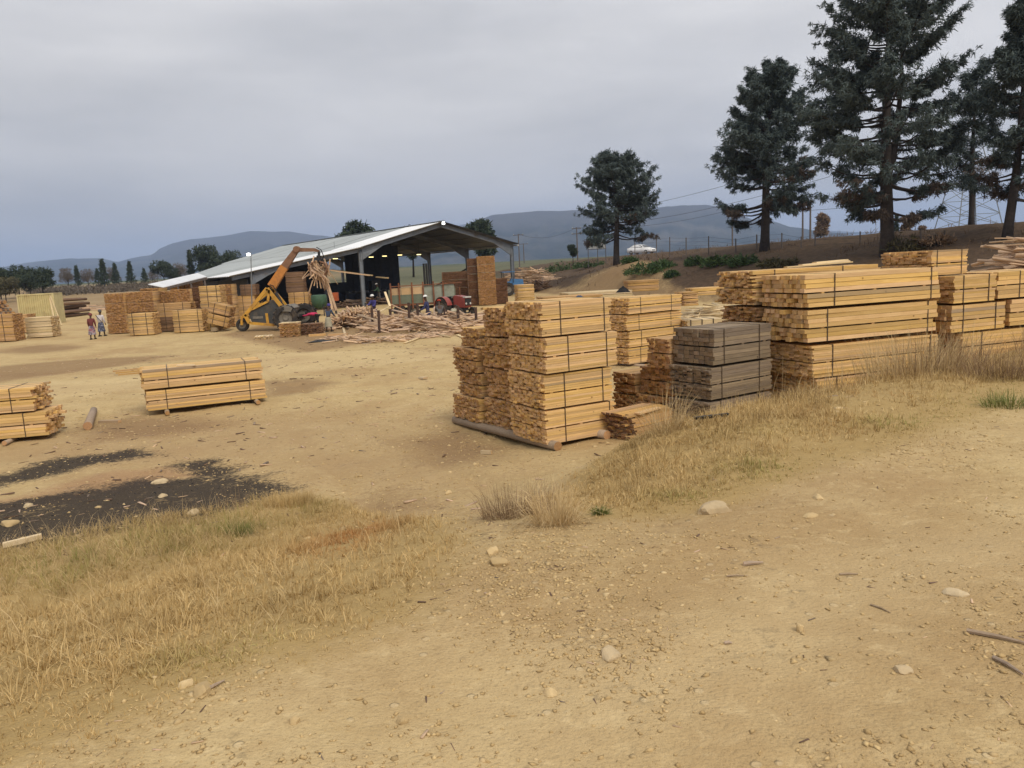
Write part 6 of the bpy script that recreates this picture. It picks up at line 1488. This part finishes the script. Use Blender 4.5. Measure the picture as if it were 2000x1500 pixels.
# ------------------------------------------------------------------ grass
def blades(name, label, x, y, h, wd, mat, seed, lean=.6, dirn=None, green=None, red=None, cat='grass', z=None, kind='stuff', parent=None, curl=.5):
    rs = np.random.default_rng(seed); n = len(x); z = terrain(x, y) - .005 if z is None else z
    a = rs.uniform(0, 6.283, n) if dirn is None else dirn + rs.normal(0, .5, n)
    ln = np.abs(rs.normal(0, lean, n)); dx, dy = np.cos(a), np.sin(a); w = wd * rs.uniform(.6, 1.4, n)
    fa = rs.uniform(0, 6.283, n); sx, sy = np.cos(fa) * w / 2, np.sin(fa) * w / 2
    def pt(f):
        th = ln * (1 - curl + curl * 2 * f); return np.stack([x + dx * np.sin(th) * h * f, y + dy * np.sin(th) * h * f, z + np.maximum(np.cos(th), .08) * h * f], 1)
    p0, p1, p2 = pt(0 * h), pt(.55 + 0 * h), pt(1 + 0 * h); sd = np.stack([sx, sy, 0 * sx], 1)
    V = np.stack([p0 - sd, p0 + sd, p1 + sd * .8, p1 - sd * .8, p2 + sd * .15, p2 - sd * .15], 1).reshape(-1, 3)
    q = np.arange(n)[:, None] * 6; Fc = np.stack([q + np.array([0, 1, 2, 3]), q + np.array([3, 2, 4, 5])], 1).reshape(-1, 4)
    me = np_mesh(name, V, Fc)
    for nm, v in (('green', green), ('red', red)):
        if v is not None: at_ = me.attributes.new(nm, 'FLOAT', 'POINT'); at_.data.foreach_set('value', np.repeat(v, 6).astype(np.float32))
    o = link(name, me, mat, parent)
    if label: tag(o, label, cat, kind=kind)
    elif kind: o['kind'] = kind
    return o
GREEN_P = [wpoly(p) for p in ([(0, 1130), (80, 1060), (350, 1020), (520, 1010), (480, 1060), (300, 1100), (120, 1150)], [(430, 1010), (520, 1000), (540, 1030), (450, 1045)], [(500, 985), (620, 965), (640, 1000), (540, 1012)], [(400, 1290), (520, 1250), (540, 1275), (440, 1300)])]
GREEN_B = [wpoly(p) for p in ([(1690, 840), (1760, 818), (1850, 800), (1900, 770), (2000, 745), (2050, 790), (1900, 810), (1800, 838), (1720, 850)], [(1420, 905), (1560, 890), (1640, 900), (1560, 935), (1430, 925)], [(1310, 965), (1400, 950), (1380, 980), (1320, 985)])]
RED_P = [wpoly([(600, 1075), (640, 1040), (760, 1010), (800, 1015), (740, 1050), (660, 1080)])]
rs = np.random.default_rng(5)
def clump(x, y, k, r, rs):
    n = len(x) // k; cx = np.repeat(x[:n], k); cy = np.repeat(y[:n], k); a = rs.uniform(0, 6.283, n * k); q = r * np.sqrt(rs.random(n * k)) * np.repeat(rs.uniform(.5, 1.5, n), k)
    return cx + np.cos(a) * q, cy + np.sin(a) * q, a, np.repeat(rs.uniform(.4, 1.6, n), k)
def verge_mask(x, y):
    sd_ = poly_sd(x, y, VERGE); return np.clip(.5 + sd_ / .4, 0, 1) * np.clip(.62 + 1.8 * fbm(x * 1.5, y * 1.5, 51, 4), .12, 1)
x, y = scatter(540000, (-8.5, .8), (1.6, 12.2), lambda x, y: verge_mask(x, y) * np.clip(1.25 - np.hypot(x, y) / 16, .45, 1), rs); x, y, da, hk = clump(x, y, 9, .022, rs)
sd_ = poly_sd(x, y, VERGE); g = soft(x, y, GREEN_P, .8) * np.clip(.85 + 2 * fbm(x * 2, y * 2, 57, 3), 0, 1); rd = soft(x, y, RED_P, .6)
s_ = (x + 1.7) * -.57 + (y - 2.7) * .82; edge = np.clip(np.minimum((s_ + .3) / 1.2, (sd_ + .25) / .4), .25, 1); far_ = soft(x, y, GREEN_P[:1] + GREEN_P[2:3], 1.2)
h = (.035 + .055 * rs.random(len(x))) * hk * edge * (1 + .9 * np.clip(fbm(x * 3, y * 3, 61, 3) * 2, -.4, 1)) * (1 + 1.3 * far_)
blades('grass', 'short dry yellow grass with green patches on the left verge', x, y, h, .0048, 'dry_grass', 1, .9, da, g, rd)
x, y = scatter(70000, (-8.5, -.3), (3.5, 12), lambda x, y: np.clip(soft(x, y, GREEN_P[:1], 1.5), 0, 1) * .8 + .05 * verge_mask(x, y), rs)
blades('long_grass', 'long flattened straw stems on the left verge', x, y, .10 + .25 * rs.random(len(x)), .0035, 'straw', 2, 1.15, np.full(len(x), .5) + rs.choice([0, 2.8], len(x)), None, None)
def bank_mask(x, y):
    sd_ = poly_sd(x, y, BANK); return np.clip(.4 + sd_ / .8, 0, 1) * np.clip(.66 + 2.4 * fbm(x * 1.0, y * 1.0, 71, 4), .10, 1)
x, y = scatter(760000, (-.2, 13), (4.9, 15.5), lambda x, y: bank_mask(x, y) * np.clip(1.3 - np.hypot(x, y) / 18, .4, 1), rs); x, y, da, hk = clump(x, y, 9, .03, rs)
sd_ = poly_sd(x, y, BANK); s_ = (x + 1.7) * -.57 + (y - 2.7) * .82; g = soft(x, y, GREEN_B, .7) * .9 + np.clip(fbm(x * .8, y * .8, 73, 3) * 1.2 - .1, 0, .5) * (s_ < 2.2)
h = (.035 + .06 * rs.random(len(x))) * hk * np.clip(sd_ / .7, .3, 1) * (1 + .55 * sst(1.5, 2.8, s_)) * (1 + .8 * np.clip(fbm(x * 2.5, y * 2.5, 75, 3) * 2, -.4, 1))
rd = np.clip(fbm(x * .9, y * .9, 79, 3) * 2.2 - .15, 0, .55)
blades('grass', 'dry yellow grass covering the bank before the right stacks', x, y, h, .0055, 'dry_grass', 3, 1.05, da, g, rd)
# tall stalks along the crest
def crest(x, y):
    s_ = (x + 1.7) * -.57 + (y - 2.7) * .82; a_ = (x + 1.7) * .82 + (y - 2.7) * .57
    return sst(2.0, 2.7, s_) * (1 - sst(3.4, 4.0, s_)) * sst(7.2, 8.3, a_) * np.clip(.3 + 2.4 * fbm(x * 1.1, y * 1.1, 83, 3), .02, 1)
x, y = scatter(120000, (2, 14), (8, 17), crest, rs); s_ = (x + 1.7) * -.57 + (y - 2.7) * .82; a_ = (x + 1.7) * .82 + (y - 2.7) * .57
blades('tall_grass', 'tall dry brown grass stems before the right stacks', x, y, (.10 + .34 * rs.random(len(x)) ** 2.2) * (1 + .4 * sst(9.5, 12, a_)), .004, 'dead_weed', 4, .42)
x, y = scatter(9000, (2.4, 13), (8.5, 16), lambda x, y: crest(x, y) * .8, rs)
blades('tall_stalks', 'single tall straw stalks standing before the right stacks', x, y, .35 + .42 * rs.random(len(x)), .005, 'straw', 6, .22)
# dry scrub roughening the raised bank
def bank_scrub():
    rs = np.random.default_rng(91); n = 60000; x = rs.uniform(-2, 46, n); y = rs.uniform(24, 120, n)
    db = pl_signed(x, y, E_BASE); dt = pl_signed(x, y, E_TOP); mound = np.exp(-((x - 8.8) / 3.0) ** 2 - ((y - 62) / 6) ** 2)
    k = (db > .4) & (dt < 1.0) & (rs.random(n) < np.clip(.35 + 2.2 * fbm(x * .25, y * .25, 93, 4), .05, 1) * np.clip(1 - mound * 1.4, .04, 1) * np.clip(60 / y, .3, 1)); x, y = x[k], y[k]
    x, y, da, hk = clump(x, y, 6, .25, rs)
    blades('bank_scrub', 'dull brown dead scrub covering the raised bank', x, y, (.12 + .35 * rs.random(len(x)) ** 2) * hk, .035, 'bank_weed', 92, .8, da)
bank_scrub()
# straw tuft and brown weed on the slope
def tuft(label, px, py, n, r, hmin, hmax, mat, seed, lean, wd=.004, cat='grass tuft', name='grass_tuft', curl=.35):
    p = G(px, py); rs = np.random.default_rng(seed); a = rs.uniform(0, 6.283, n); q = r * np.sqrt(rs.random(n)); x = p.x + np.cos(a) * q; y = p.y + np.sin(a) * q * .7
    return blades(name, label, x, y, rs.uniform(hmin, hmax, n), wd, mat, seed, lean, a, None, None, cat, None, 'thing', None, curl)
tuft('pale straw tuft spraying out on the slope, right half of the clump', 1085, 1026, 750, .16, .06, .48, 'straw', 1, .85, .0032, curl=.8)
tuft('brown twiggy weed clump left of the pale straw tuft', 1010, 1008, 900, .28, .05, .36, 'dead_weed', 2, .8, .003, curl=.7)
tuft('small green weed right of the straw tuft', 1172, 1000, 120, .05, .04, .09, 'green_grass', 3, .8, .010, 'weed', 'weed')
tuft('fine brown weed mass at the right picture edge', 1965, 735, 900, .6, .12, .5, 'dead_weed', 4, .75, .004)
tuft('leafy green weed with a tall stalk at the right edge', 1972, 790, 420, .28, .08, .2, 'green_grass', 5, .9, .006, 'weed', 'weed')
tuft('straw stems bent over the low dark bundle', 1300, 838, 260, .22, .3, .6, 'straw', 6, .7, .004)
tuft('tall dry grass clump before the corner of the long stack', 1550, 768, 2200, .5, .4, .95, 'straw', 7, .38, .006)
tuft('tall dry grass clump before the middle of the long stack', 1790, 735, 700, .8, .2, .8, 'straw', 8, .38, .006)
tuft('darker dry weed clump at the corner of the long stack', 1575, 758, 700, .6, .25, .95, 'dead_weed', 12, .4, .006)
tuft('darker dry weed clump before the right half of the long stack', 1845, 725, 420, .8, .2, .75, 'dead_weed', 13, .6, .005)
tuft('dry weed clump before the grey stack', 1450, 785, 900, .5, .2, .5, 'straw', 14, .45, .005)
tuft('dead twigs at the far edge of the left verge', 455, 990, 60, .25, .15, .32, 'dead_weed', 9, .6, .004)
tuft('dry grass clump at the end of the left verge', 565, 985, 900, .35, .1, .24, 'dry_grass', 10, .45, .004)
tuft('green grass clump in the left verge', 470, 1045, 500, .16, .08, .2, 'green_grass', 11, .7, .004)
a = at(1758, 765, 10.9); c = at(1792, 735, 10.9)
tag(MB().tube([a, c], .018, 7).build('post_stub', 'black_plastic'), 'dark slanting iron stub in the grass before the stacks', 'post')
p = G(1390, 822); o = MB().box((0, 0, 0), (.42, .05, .03)).build('plastic_strip', 'black_plastic'); o.location = p + Vector((0, 0, .06)); o.rotation_euler = (0, 0, .3); tag(o, 'black plastic strip lying in the grass by the grey stack', 'strip')
